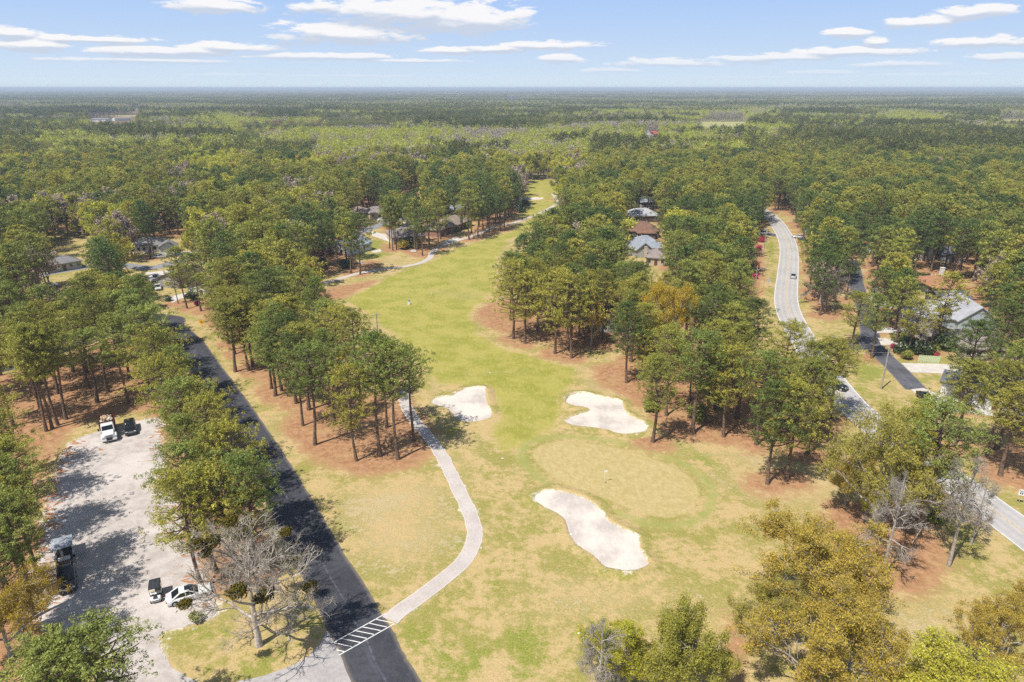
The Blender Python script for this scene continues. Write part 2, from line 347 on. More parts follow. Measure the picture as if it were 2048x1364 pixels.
def ground_material():
    m = bpy.data.materials.new('ground'); m.use_nodes = True; t = NT(m.node_tree); b = t.n['Principled BSDF']
    co = t.new('ShaderNodeTexCoord').outputs['Object']
    A = t.new('ShaderNodeSeparateColor', ins={0: t.new('ShaderNodeAttribute', attribute_name='area_a').outputs['Color']}).outputs
    Bc = t.new('ShaderNodeSeparateColor', ins={0: t.new('ShaderNodeAttribute', attribute_name='area_b').outputs['Color']}).outputs
    n_big = t.noise(co, .035, 4, .6); n_mid = t.noise(co, .16, 4, .62); n_sm = t.noise(co, .9, 5, .68); n_fine = t.noise(co, 4.5, 4, .72)
    strq = t.vm('MULTIPLY', co, (1.0, .35, 1)); n_mow = t.noise(strq, 1.6, 4, .6)
    vor = t.new('ShaderNodeTexVoronoi', ins={'Vector': co, 'Scale': 1.6}).outputs['Distance']
    # rough grass: dry tan with olive
    g = t.m('MULTIPLY_ADD', n_mid, .55, t.m('MULTIPLY', n_sm, .45))
    rough = t.mix(t.step(g, .43, .57), (.50, .37, .175), (.29, .265, .068))
    rough = t.mix(t.m('MULTIPLY', t.step(n_big, .52, .66), .5), rough, (.52, .38, .21))
    rough = t.mix(t.m('MULTIPLY', t.step(n_fine, .50, .72), .50), rough, (.60, .47, .27))
    rough = t.mix(t.m('MULTIPLY', t.step(n_fine, .50, .30), .55), rough, (.17, .17, .045))
    def nm(s, k=.7, a=.35, c=.62):     # noisy edge of an area
        return t.step(t.m('ADD', s, t.m('MULTIPLY', t.m('SUBTRACT', t.m('MULTIPLY_ADD', n_sm, .55, t.m('MULTIPLY', n_mid, .45)), .5), k * 1.7)), a, c)
    fair = t.mix(t.step(n_mid, .40, .62), (.375, .335, .085), (.275, .275, .048))
    fair = t.mix(t.m('MULTIPLY', t.step(n_mow, .46, .66), .5), fair, (.44, .38, .13))
    fair = t.mix(t.m('MULTIPLY', t.step(n_fine, .5, .3), .35), fair, (.20, .215, .03))
    fair = t.mix(t.m('MULTIPLY', t.step(n_big, .55, .68), .35), fair, (.40, .33, .14))
    c = t.mix(nm(A[0], .6), rough, fair)
    gr = t.mix(t.step(n_fine, .4, .62), (.17, .21, .026), (.30, .31, .065))
    c = t.mix(t.m('MULTIPLY', nm(A[1], 1.6, .50, 1.05), .75), c, gr)
    pale = t.mix(t.step(n_fine, .36, .66), (.44, .35, .18), (.62, .47, .32))
    c = t.mix(t.m('MULTIPLY', nm(t.m('MULTIPLY', Bc[0], .72), 2.4, .42, .95), .75), c, pale)
    putt = t.mix(t.step(t.m('MULTIPLY_ADD', n_mow, .4, t.m('MULTIPLY', n_sm, .6)), .36, .66), (.41, .33, .135), (.53, .42, .205))
    c = t.mix(t.m('MULTIPLY', nm(Bc[1], .3, .3, .75), .92), c, putt)
    ring = t.mix(n_sm, (.25, .28, .07), (.38, .37, .13))
    c = t.mix(t.m('MULTIPLY', t.step(t.m('ADD', Bc[2], t.m('SUBTRACT', n_sm, .5)), .30, .95), .68), c, ring)
    straw = t.mix(t.step(n_sm, .36, .64), (.30, .155, .075), (.44, .25, .135))
    straw = t.mix(t.m('MULTIPLY', t.step(n_fine, .52, .7), .45), straw, (.54, .36, .21))
    straw = t.mix(t.m('MULTIPLY', t.step(n_mid, .5, .64), .40), straw, (.44, .30, .14))
    c = t.mix(nm(t.m('MULTIPLY', A[2], 1.05), 1.5, .34, .80), c, straw)
    at2 = t.new('ShaderNodeSeparateColor', ins={0: t.new('ShaderNodeAttribute', attribute_name='area_c').outputs['Color']}).outputs
    sand = t.mix(t.step(n_fine, .35, .6), (.46, .38, .25), (.78, .70, .60))
    c = t.mix(nm(at2[0], 2.0, .52, 1.0), c, sand)
    wood = t.mix(n_sm, (.11, .075, .04), (.20, .14, .075)); wood = t.mix(t.step(t.noise(co, .004, 3), .5, .6), wood, (.36, .30, .15))
    c = t.mix(t.m('MULTIPLY', at2[1], .9), c, wood)
    c = t.mix(at2[2], c, t.mix(t.noise(co, .02, 3), (.33, .33, .12), (.42, .38, .17)))
    t.put(b.inputs['Base Color'], c); b.inputs['Roughness'].default_value = .95; b.inputs['Specular IOR Level'].default_value = .1
    bp = t.new('ShaderNodeBump', ins={'Height': t.m('MULTIPLY_ADD', n_fine, .35, n_sm), 'Strength': .7, 'Distance': .22})
    t.put(b.inputs['Normal'], bp.outputs[0]); return m

def make_ground():
    fairv, _ = mask([FAIR, FAIR2], -5.0, 4.5)
    greenv, _ = mask(ROUGHG, -3.0, 2.5)
    strawv, _ = mask(STRAW, -3.0, 3.0)
    palev, _ = mask(PALE, -7, 5); palev *= .75 + .5 * vn(fx, fy, 1 / 7., 3)
    puttv, gm = mask([GREEN], -.9, .9)
    ringv = np.clip(1 - np.abs(gm + 2.0) / 2.0, 0, 1)
    _, bm = mask([B1, B2, B3, B4], 0, 1)
    sandy = np.clip((bm + 2.6) / 2.6, 0, 1) * .56
    sandy = np.maximum(sandy, lmask(CART1, 1.1, 2.3) * .55); sandy = np.maximum(sandy, lmask(CART2, 1.1, 2.0) * .45)
    _, lm = mask([LOT], 0, 1); sandy = np.maximum(sandy, np.clip((lm + 1.8) / 1.8, 0, 1) * .7)
    # pine straw gathers under the pines
    for (x, y, r) in STRAW_SPOTS:
        k = (np.abs(fx - x) < r) & (np.abs(fy - y) < r)
        strawv[k] = np.maximum(strawv[k], np.clip(1.25 - np.hypot(fx[k] - x, fy[k] - y) / r, 0, 1) * .9)
    strawv[(lmask(RC, 3.6, 5.2) > .3)] *= .25
    fairv *= (1 - np.clip(strawv * 1.2, 0, 1)); 
    woodv = np.clip((fy - 330) / 150, 0, 1)
    for p in [FAIR, FAIR2] + CLEARINGS:
        pa = np.array(p); k = (fx > pa[:, 0].min() - 9) & (fx < pa[:, 0].max() + 9) & (fy > pa[:, 1].min() - 9) & (fy < pa[:, 1].max() + 9)
        if k.any(): woodv[k] *= 1 - np.clip((sdf(p, fx[k], fy[k]) + 6) / 6, 0, 1)
    fieldv, _ = mask(FIELDS, -4, 4)
    V = np.stack([fx, fy, np.zeros_like(fx)], 1); nx, ny = len(gx), len(gy)
    i = np.arange(nx * ny).reshape(ny, nx)
    T = np.stack([i[:-1, :-1], i[:-1, 1:], i[1:, 1:], i[1:, :-1]], -1).reshape(-1, 4)
    me = tri_mesh('ground', V, T, ground_material())
    for nm_, ch in (('area_a', (fairv, greenv, strawv)), ('area_b', (palev, puttv, ringv)), ('area_c', (sandy, woodv, fieldv))):
        a = me.color_attributes.new(nm_, 'FLOAT_COLOR', 'POINT'); c = np.ones((len(fx), 4), np.float32)
        for q in range(3): c[:, q] = ch[q]
        a.data.foreach_set('color', c.ravel())
    tag(link('ground', me), kind='structure')

def flat(name, poly, z, mat, jitter=.0, seed=0, kind='structure'):
    rg = random.Random(seed); P = []
    for i in range(len(poly)):
        a, b = Vector(poly[i]), Vector(poly[(i + 1) % len(poly)]); n = max(1, int((b - a).length / .5)) if jitter else 1
        for k in range(n):
            q = a.lerp(b, k / n); P.append((q.x + rg.uniform(-jitter, jitter), q.y + rg.uniform(-jitter, jitter), z))
    tr = tessellate_polygon([[Vector(p) for p in P]])
    me = bpy.data.meshes.new(name); me.from_pydata(P, [], [tuple(q) for q in tr]); me.materials.append(mat); me.update()
    for p in me.polygons:
        if p.normal.z < 0: p.flip()
    return tag(link(name, me), kind=kind)
def strip(name, line, w, z, mat, jitter=0.0, seed=1, dash=None, kind='structure', wob=False):
    """a band along a centre line; UV-free, carries 'across' so wheel tracks and seams can follow it"""
    rg = random.Random(seed); P = []
    for i in range(len(line) - 1):
        a, b = Vector(line[i]), Vector(line[i + 1]); n = max(1, int((b - a).length / 1.2))
        for k in range(n): P.append(tuple(a.lerp(b, k / n)))
    P.append(line[-1]); L = offset(P, w / 2); Rr = offset(P, -w / 2)
    M = 5; V = []; ac = []
    for i in range(len(P)):
        j1, j2 = rg.uniform(-jitter, jitter), rg.uniform(-jitter, jitter)
        for k in range(M):
            f = k / (M - 1); x = L[i][0] * (1 - f) + Rr[i][0] * f; y = L[i][1] * (1 - f) + Rr[i][1] * f
            if k == 0: x += j1; y += j1
            if k == M - 1: x += j2; y += j2
            V.append((x, y, z)); ac.append(f)
    Fc = []; s = 0
    for i in range(len(P) - 1):
        s += math.dist(P[i], P[i + 1])
        if dash and (s % (dash[0] + dash[1])) > dash[0]: continue
        for k in range(M - 1): a = i * M + k; Fc.append((a, a + 1, a + M + 1, a + M))
    me = bpy.data.meshes.new(name); me.from_pydata(V, [], Fc); me.materials.append(mat); me.update()
    at = me.attributes.new('across', 'FLOAT', 'POINT'); at.data.foreach_set('value', ac)
    for p in me.polygons:
        if p.normal.z < 0: p.flip()
    return tag(link(name, me), kind=kind)

def asphalt(name, c1, c2, tracks=0.0, seam=0.0, scale=1.0, edge=None):
    m = bpy.data.materials.new(name); m.use_nodes = True; t = NT(m.node_tree); b = t.n['Principled BSDF']
    co = t.new('ShaderNodeTexCoord').outputs['Object']
    ac = t.new('ShaderNodeAttribute', attribute_name='across').outputs['Fac']
    n1 = t.noise(co, .12 * scale, 4); n2 = t.noise(co, 1.1 * scale, 4); n3 = t.noise(co, 9, 3, .7)
    c = t.mix(t.step(t.m('MULTIPLY_ADD', n2, .5, t.m('MULTIPLY', n1, .5)), .38, .62), c1, c2)
    c = t.mix(t.m('MULTIPLY', t.step(n3, .5, .75), .35), c, tuple(min(1, v * 1.5) for v in c2))
    if tracks:
        q = t.m('ABSOLUTE', t.m('SUBTRACT', t.m('ABSOLUTE', t.m('SUBTRACT', ac, .5)), .25))
        q = t.m('ABSOLUTE', t.m('SUBTRACT', q, .105))
        c = t.mix(t.m('MULTIPLY', t.step(q, .075, .02), tracks), c, tuple(v * .70 for v in c1))
    if seam:
        q = t.m('ABSOLUTE', t.m('SUBTRACT', t.m('ADD', ac, t.m('MULTIPLY', t.m('SUBTRACT', n1, .5), .06)), .5))
        c = t.mix(t.m('MULTIPLY', t.m('MULTIPLY', t.step(q, .028, .004), t.step(n2, .38, .62)), seam), c, tuple(min(1, v * 2.1) for v in c2))
        q = t.m('ABSOLUTE', t.m('SUBTRACT', t.m('ADD', ac, t.m('MULTIPLY', t.m('SUBTRACT', n2, .5), .10)), .56))
        c = t.mix(t.m('MULTIPLY', t.m('MULTIPLY', t.step(q, .05, .0), t.step(n1, .45, .6)), seam * .5), c, tuple(min(1, v * 1.8) for v in c2))
    if edge:
        q = t.m('MINIMUM', ac, t.m('SUBTRACT', 1.0, ac)); q = t.m('ADD', q, t.m('MULTIPLY', t.m('SUBTRACT', n2, .5), .10))
        c = t.mix(t.step(q, .09, .0), c, edge)
    t.put(b.inputs['Base Color'], c); b.inputs['Roughness'].default_value = .9; b.inputs['Specular IOR Level'].default_value = .2
    bp = t.new('ShaderNodeBump', ins={'Height': n3, 'Strength': .3, 'Distance': .03}); t.put(b.inputs['Normal'], bp.outputs[0]); return m

def lot_material():
    m = bpy.data.materials.new('gravel_lot'); m.use_nodes = True; t = NT(m.node_tree); b = t.n['Principled BSDF']
    co = t.new('ShaderNodeTexCoord').outputs['Object']
    n1 = t.noise(co, .10, 4, .6); n2 = t.noise(co, .55, 5, .65); n3 = t.noise(co, 5, 4, .7)
    st = t.noise(t.vm('MULTIPLY', co, (.9, .22, 1)), 1.0, 5, .62, .6)
    c = t.mix(t.step(n2, .36, .62), (.41, .365, .335), (.52, .47, .435))
    c = t.mix(t.m('MULTIPLY', t.step(n1, .48, .62), .6), c, (.62, .565, .53))
    c = t.mix(t.m('MULTIPLY', t.step(n3, .52, .72), .35), c, (.74, .70, .66))
    c = t.mix(t.m('MULTIPLY', t.step(n3, .46, .28), .3), c, (.24, .21, .20))
    at = t.new('ShaderNodeAttribute', attribute_name='litter').outputs['Fac']
    lit = t.m('ADD', at, t.m('MULTIPLY', t.m('SUBTRACT', t.noise(t.vm('MULTIPLY', co, (.55, 1.25, 1)), .8, 5, .62, 1.0), .5), 2.6))
    lm = t.step(lit, .62, .74)
    c = t.mix(t.m('MULTIPLY', lm, .9), c, t.mix(n3, (.30, .125, .05), (.50, .25, .12)))
    t.put(b.inputs['Base Color'], c); b.inputs['Roughness'].default_value = .95; b.inputs['Specular IOR Level'].default_value = .1
    bp = t.new('ShaderNodeBump', ins={'Height': t.m('ADD', n3, lm), 'Strength': .35, 'Distance': .05}); t.put(b.inputs['Normal'], bp.outputs[0]); return m

def snap(poly, V, s):
    e = .05; gx_ = (sdf(poly, V[:, 0] + e, V[:, 1]) - sdf(poly, V[:, 0] - e, V[:, 1])) / (2 * e); gy_ = (sdf(poly, V[:, 0], V[:, 1] + e) - sdf(poly, V[:, 0], V[:, 1] - e)) / (2 * e)
    k = s < 0; V[k, 0] -= gx_[k] * s[k]; V[k, 1] -= gy_[k] * s[k]
def make_lot():
    pa = np.array(LOT); x0, y0 = pa.min(0); x1, y1 = pa.max(0); st = .6
    xs = np.arange(x0 - 1, x1 + 1, st); ys = np.arange(y0 - 1, y1 + 1, st); X, Y = np.meshgrid(xs, ys)
    s = sdf(LOT, X.ravel(), Y.ravel()); rs = np.random.RandomState(4)
    keep = s > -st; i = np.arange(X.size).reshape(X.shape)
    T = np.stack([i[:-1, :-1], i[:-1, 1:], i[1:, 1:], i[1:, :-1]], -1).reshape(-1, 4)
    T = T[keep[T].all(1)]; used = np.unique(T); mp = np.full(X.size, -1); mp[used] = np.arange(len(used))
    V = np.stack([X.ravel(), Y.ravel(), np.full(X.size, .03)], 1)[used]
    snap(LOT, V, s[used]); jit = (s[used] < .3)[:, None] * rs.uniform(-.16, .16, (len(used), 2)); V[:, :2] += jit
    me = tri_mesh('parking_lot', V, mp[T], lot_material())
    # needles drift along the two long sides
    rightedge = GP([(322, 860), (345, 985), (392, 1100), (425, 1200)]); leftedge = GP([(150, 880), (110, 950), (85, 1080), (80, 1250)])
    lv = np.clip(1 - dist_line(rightedge, V[:, 0], V[:, 1]) / 6.0, 0, 1) * .60
    lv = np.maximum(lv, np.clip(1 - dist_line(leftedge, V[:, 0], V[:, 1]) / 4.5, 0, 1) * .7)
    q = G(205, 900); lv = np.maximum(lv, np.clip(1 - np.hypot(V[:, 0] - q.x, (V[:, 1] - q.y) * 1.3) / 5, 0, 1) * .62)
    lv = np.maximum(lv, .12)
    a = me.attributes.new('litter', 'FLOAT', 'POINT'); a.data.foreach_set('value', lv.astype(np.float32))
    tag(link('parking_lot', me), kind='structure')

def make_bunker(poly, seed):
    pa = np.array(poly); x0, y0 = pa.min(0); x1, y1 = pa.max(0); st = .35 if y0 < 200 else 1.0
    xs = np.arange(x0 - 1, x1 + 1, st); ys = np.arange(y0 - 1, y1 + 1, st); X, Y = np.meshgrid(xs, ys); x, y = X.ravel(), Y.ravel()
    s = sdf(poly, x, y); i = np.arange(X.size).reshape(X.shape); rs = np.random.RandomState(seed)
    T = np.stack([i[:-1, :-1], i[:-1, 1:], i[1:, 1:], i[1:, :-1]], -1).reshape(-1, 4)
    T = T[(s > -st)[T].all(1)]; used = np.unique(T); mp = np.full(X.size, -1); mp[used] = np.arange(len(used))
    d = s[used]
    z = .05 + np.zeros(len(d))
    V = np.stack([x[used], y[used], z], 1)
    # pull the outermost ring onto the traced edge
    snap(poly, V, d)
    me = tri_mesh('sand_bunker', V, mp[T], MATS['sand'], sm=True)
    tag(link('sand_bunker', me), kind='structure')
    # raised turf lip round the sand
    P = []
    for i in range(len(poly)):
        a, b = Vector(poly[i]), Vector(poly[(i + 1) % len(poly)]); n = max(1, int((b - a).length / .45))
        for k in range(n): P.append(tuple(a.lerp(b, k / n)))
    n = len(P); ar = sum(P[i][0] * P[(i + 1) % n][1] - P[(i + 1) % n][0] * P[i][1] for i in range(n)); sg = 1 if ar > 0 else -1; V = []; cv = []
    nr = [((P[(i + 2) % n][1] - P[i - 2][1]) * sg, -(P[(i + 2) % n][0] - P[i - 2][0]) * sg) for i in range(n)]
    for i, (px, py) in enumerate(P):
        L = math.hypot(*nr[i]) + 1e-6; nx, ny = nr[i][0] / L, nr[i][1] / L; hh = .14 + .34 * mnoise.noise(Vector((px * .12, py * .12, seed))) ** 2 * 4 + .10 * max(0, ny); hh = min(.5, hh); j = rs.uniform(-.07, .07)
        for off, z, s_ in ((1.9, -.02, 0.), (1.1, hh * .55, .15), (.45, hh * .95, .45), (.05 + j, hh, .75), (-.14 + j, .03, 1.0)): V.append((px + nx * off, py + ny * off, z)); cv.append(s_)
    T = [(i * 5 + k, i * 5 + k + 1, ((i + 1) % n) * 5 + k + 1, ((i + 1) % n) * 5 + k) for i in range(n) for k in range(4)]
    me = tri_mesh('bunker_lip', V, T, bpy.data.materials['ground'], sm=True); a = me.color_attributes.new('area_c', 'FLOAT_COLOR', 'POINT'); c = np.zeros((len(V), 4), np.float32); c[:, 0] = np.array(cv) * .85; a.data.foreach_set('color', c.ravel())
    for p in me.polygons:
        if p.normal.z < 0: p.flip()
    tag(link('bunker_lip', me), kind='structure')

def sand_mat():
    m = bpy.data.materials.new('sand'); m.use_nodes = True; t = NT(m.node_tree); b = t.n['Principled BSDF']
    co = t.new('ShaderNodeTexCoord').outputs['Object']
    n1 = t.noise(co, .16, 3); n2 = t.noise(t.vm('MULTIPLY', co, (1, .5, 1)), 1.4, 5, .6, .8); n3 = t.noise(co, 8, 3, .7)
    c = t.mix(t.step(n1, .38, .62), (.48, .43, .39), (.66, .595, .53))
    c = t.mix(t.m('MULTIPLY', t.step(n2, .45, .68), .45), c, (.72, .65, .58))
    c = t.mix(t.m('MULTIPLY', t.step(n3, .5, .3), .18), c, (.40, .34, .30))
    t.put(b.inputs['Base Color'], c); b.inputs['Roughness'].default_value = .95; b.inputs['Specular IOR Level'].default_value = .1
    bp = t.new('ShaderNodeBump', ins={'Height': t.m('MULTIPLY_ADD', n3, .3, n2), 'Strength': .35, 'Distance': .12}); t.put(b.inputs['Normal'], bp.outputs[0])
    MATS['sand'] = m
sand_mat()

def paving():
    black = asphalt('black_asphalt', (.044, .045, .054), (.070, .071, .084), seam=.6, edge=(.16, .14, .12))
    grey = asphalt('worn_asphalt', (.40, .385, .375), (.48, .46, .45), tracks=.22)
    dark = asphalt('old_asphalt', (.075, .075, .088), (.13, .13, .148), seam=.3, scale=2, edge=(.22, .20, .17))
    pathm = asphalt('cart_path_surface', (.45, .40, .365), (.54, .49, .45), scale=3, edge=(.62, .56, .50))
    conc = pmat('driveway_concrete', (.58, .54, .49), .9, .05, .8)
    white = pmat('road_paint_white', (.78, .77, .74), .7, .06, 3); yel = pmat('road_paint_yellow', (.58, .44, .26), .8, .12, 3)
    strip('road', RC, ROADW, .03, black, .05, 2)
    strip('main_road', MAINC, 6.6, .03, grey, .04, 3)
    strip('side_street', SIDEC, 4.5, .034, dark, .05, 4); strip('side_street', SPURC, 6.0, .026, dark, .05, 5)
    strip('side_street', CROSSST, 5.5, .026, dark, .05, 6); strip('side_street', CROSSW, 5.5, .026, dark, .05, 7)
    strip('side_street', LANE, 5.5, .026, grey if 0 else asphalt('lane_asphalt', (.20, .20, .215), (.27, .27, .285), scale=2), .05, 8)
    strip('cart_path', CART1, 2.15, .04, pathm, .07, 9); strip('cart_path', CART2, 2.1, .04, pathm, .07, 10)
    for s in (-1, 1): strip('edge_line', offset(MAINC, s * 3.12), .12, .036, white, .005, 11 + s)
    for s in (-1, 1): strip('centre_line', offset(MAINC, s * .14), .13, .036, yel, .01, 14 + s)
    flat('pavement', ENTRY, .022, asphalt('entry_asphalt', (.34, .32, .31), (.44, .41, .395), scale=2), .05, 3)
    make_lot()
    for i, p in enumerate((B1, B2, B3, B4)): make_bunker(p, i)
    for i, p in enumerate(([(1752, 655), (1800, 656), (1830, 660), (1828, 668), (1795, 666), (1754, 666)], [(1756, 676), (1790, 678), (1846, 684), (1846, 692), (1800, 690), (1762, 690)],
        [(1802, 726), (1880, 728), (1930, 732), (1930, 750), (1880, 747), (1822, 745)], [(1822, 779), (1846, 776), (1880, 790), (1990, 812), (1985, 832), (1900, 824), (1862, 818)],
        [(1735, 592), (1790, 590), (1790, 598), (1740, 600)], [(1740, 604), (1800, 606), (1800, 616), (1745, 616)],
        [(325, 596), (345, 592), (378, 584), (385, 592), (360, 598), (345, 606)], [(330, 500), (410, 506), (420, 516), (330, 512)], [(290, 545), (345, 540), (350, 556), (300, 562)],
        [(742, 462), (775, 470), (800, 480), (780, 484), (745, 472)], [(806, 440), (832, 440), (836, 456), (808, 458)], [(742, 503), (760, 498), (764, 503), (748, 506)],
        [(880, 486), (912, 474), (925, 478), (898, 488)])):
        flat('driveway', GP(p), .038 + i * .0005, conc, .03, i)
    # hatched crossing
    a0, a1, c0, c1 = G(771.8, 1227.3), G(666.4, 1286), G(789.5, 1247.7), G(678, 1310.8)
    cr = MB()
    def bar(p, q, w=.13):
        p, q = Vector(p[:2]), Vector(q[:2]); d = (q - p).normalized(); n = Vector((-d.y, d.x)) * w / 2
        cr.poly([(p.x - n.x, p.y - n.y, .042), (q.x - n.x, q.y - n.y, .042), (q.x + n.x, q.y + n.y, .042), (p.x + n.x, p.y + n.y, .042)])
    bar(a0, a1, .12); bar(c0, c1, .12)
    for a, b in (((950, 868), (1092, 899)), ((895, 899), (1038, 930)), ((845, 929), (988, 958)), ((790, 959), (935, 988)), ((737, 990), (878, 1020)), ((680, 1022), (828, 1052)), ((618, 1056), (763, 1086)), ((640, 1112), (703, 1125))):
        bar(G(512 + a[0] / 3.965, 1020 + a[1] / 3.965), G(512 + b[0] / 3.965, 1020 + b[1] / 3.965), .11)
    tag(cr.build('crossing_lines', white), kind='structure')
    # faded white bar on the main road
    q = G(1982, 1000); tag(MB().box(q.x, q.y, .040, 1.4, .35, .004, R(15)).build('road_marking', white), kind='structure')
# ================================================================ trees
leafmat('pine_needles', (.185, .215, .042), (.315, .315, .060), .20, .02); leafmat('pine_needles_dark', (.115, .15, .032), (.17, .195, .042), .20, .02)
leafmat('pine_needles_yellow', (.31, .30, .048), (.40, .37, .062), .20, .02)
leafmat('budding_leaves', (.50, .53, .075), (.60, .60, .13), .45); leafmat('golden_leaves', (.66, .46, .05), (.70, .50, .06), .45)
leafmat('orange_leaves', (.45, .365, .070), (.55, .47, .11), .42)
leafmat('green_leaves', (.27, .31, .05), (.38, .38, .08), .40)
leafmat('dark_leaves', (.045, .075, .018), (.07, .095, .022), .15, .06)
leafmat('twig_haze', (.34, .285, .23), (.42, .37, .31), .1)
leafmat('brown_leaves', (.30, .14, .07), (.36, .19, .09), .3)
leafmat('pink_flowers', (.62, .07, .14), (.66, .12, .22), .3)
leafmat('magenta_flowers', (.36, .015, .14), (.40, .03, .17), .3)
leafmat('mistletoe', (.12, .10, .015), (.15, .12, .02), .2)
def barkmat(name, c1, c2):
    m = pmat(name, c1, .95, col2=c2, scale=3.0, spec=.1); return m
barkmat('pine_bark', (.23, .16, .115), (.10, .070, .052)); barkmat('grey_bark', (.46, .41, .36), (.24, .21, .185))
barkmat('white_bark', (.46, .41, .355), (.27, .24, .21)); barkmat('cream_bark', (.60, .53, .45), (.34, .295, .245)); barkmat('dark_bark', (.13, .10, .085), (.06, .048, .04))

def tubes_np(lines, n=5):
    """lines: list of (points (k,3), radii (k,)) -> verts, quads as tris"""
    V = []; T = []; o = 0
    for P, r in lines:
        P = np.asarray(P, float); r = np.asarray(r, float); k = len(P)
        d = np.gradient(P, axis=0); d /= np.linalg.norm(d, axis=1)[:, None] + 1e-9
        ref = np.where(np.abs(d[:, 2:3]) > .9, np.array([[1., 0, 0]]), np.array([[0, 0, 1.]]))
        a = np.cross(d, ref); a /= np.linalg.norm(a, axis=1)[:, None] + 1e-9; b = np.cross(d, a)
        w = 2 * np.pi * np.arange(n) / n
        ring = P[:, None] + (a[:, None] * np.cos(w)[None, :, None] + b[:, None] * np.sin(w)[None, :, None]) * r[:, None, None]
        V.append(ring.reshape(-1, 3)); i = np.arange(k * n).reshape(k, n) + o; j = np.roll(i, -1, 1)
        q = np.stack([i[:-1], j[:-1], j[1:], i[1:]], -1).reshape(-1, 4)
        T.append(q[:, [0, 1, 2]]); T.append(q[:, [0, 2, 3]]); o += k * n
    return np.concatenate(V), np.concatenate(T)
def sprays(rs, C, K, ln, w, base_r, up=.5, diamond=True, tint=None, tipvar=.25, flat=1.0):
    """K needle/leaf blades bursting from every centre in C"""
    N = len(C); c = np.repeat(C, K, 0); d = rs.normal(0, 1, (N * K, 3)); d[:, 2] = d[:, 2] * flat + up
    d /= np.linalg.norm(d, axis=1)[:, None]
    br = np.repeat(base_r, K)[:, None] if np.ndim(base_r) else base_r
    L = (rs.uniform(.65, 1.15, N * K) * (np.repeat(ln, K) if np.ndim(ln) else ln))[:, None]
    b = c + d * br * rs.uniform(.1, 1, (N * K, 1)); s = np.cross(d, rs.normal(0, 1, (N * K, 3))); s /= np.linalg.norm(s, axis=1)[:, None] + 1e-9
    s *= w / 2; tip = b + d * L; i = np.arange(N * K)
    tt = np.repeat(tint, K) * rs.uniform(1 - tipvar, 1 + tipvar, N * K) if tint is not None else np.ones(N * K)
    tg = rs.rand(N * K) < .62                                # part of the blades lie over the tuft like a shell, so the sunny side catches the sun
    tv_ = np.cross(d, rs.normal(0, 1, (N * K, 3))); tv_ /= np.linalg.norm(tv_, axis=1)[:, None] + 1e-9
    sd_ = np.cross(d, tv_) * w / 2; bb = b + d * L * .55 - tv_ * L * .4
    s = np.where(tg[:, None], sd_ * 1.25, s); b = np.where(tg[:, None], bb, b); d = np.where(tg[:, None], tv_ * .85, d); tip = b + d * L
    if diamond:
        mid = b + d * L * .5; V = np.concatenate([b, mid + s, tip, mid - s]); n = N * K
        T = np.concatenate([np.stack([i, i + n, i + 2 * n], 1), np.stack([i, i + 2 * n, i + 3 * n], 1)]); tt = np.tile(tt, 4)
    else:
        V = np.concatenate([b - s, b + s, tip]); n = N * K; T = np.stack([i, i + n, i + 2 * n], 1); tt = np.tile(tt, 3)
    return V, T, tt
def col3(t, warm=None):
    c = np.stack([t, t, t], 1)
    if warm is not None: c[:, 0] *= warm; c[:, 2] /= np.maximum(warm, .5)
    return c

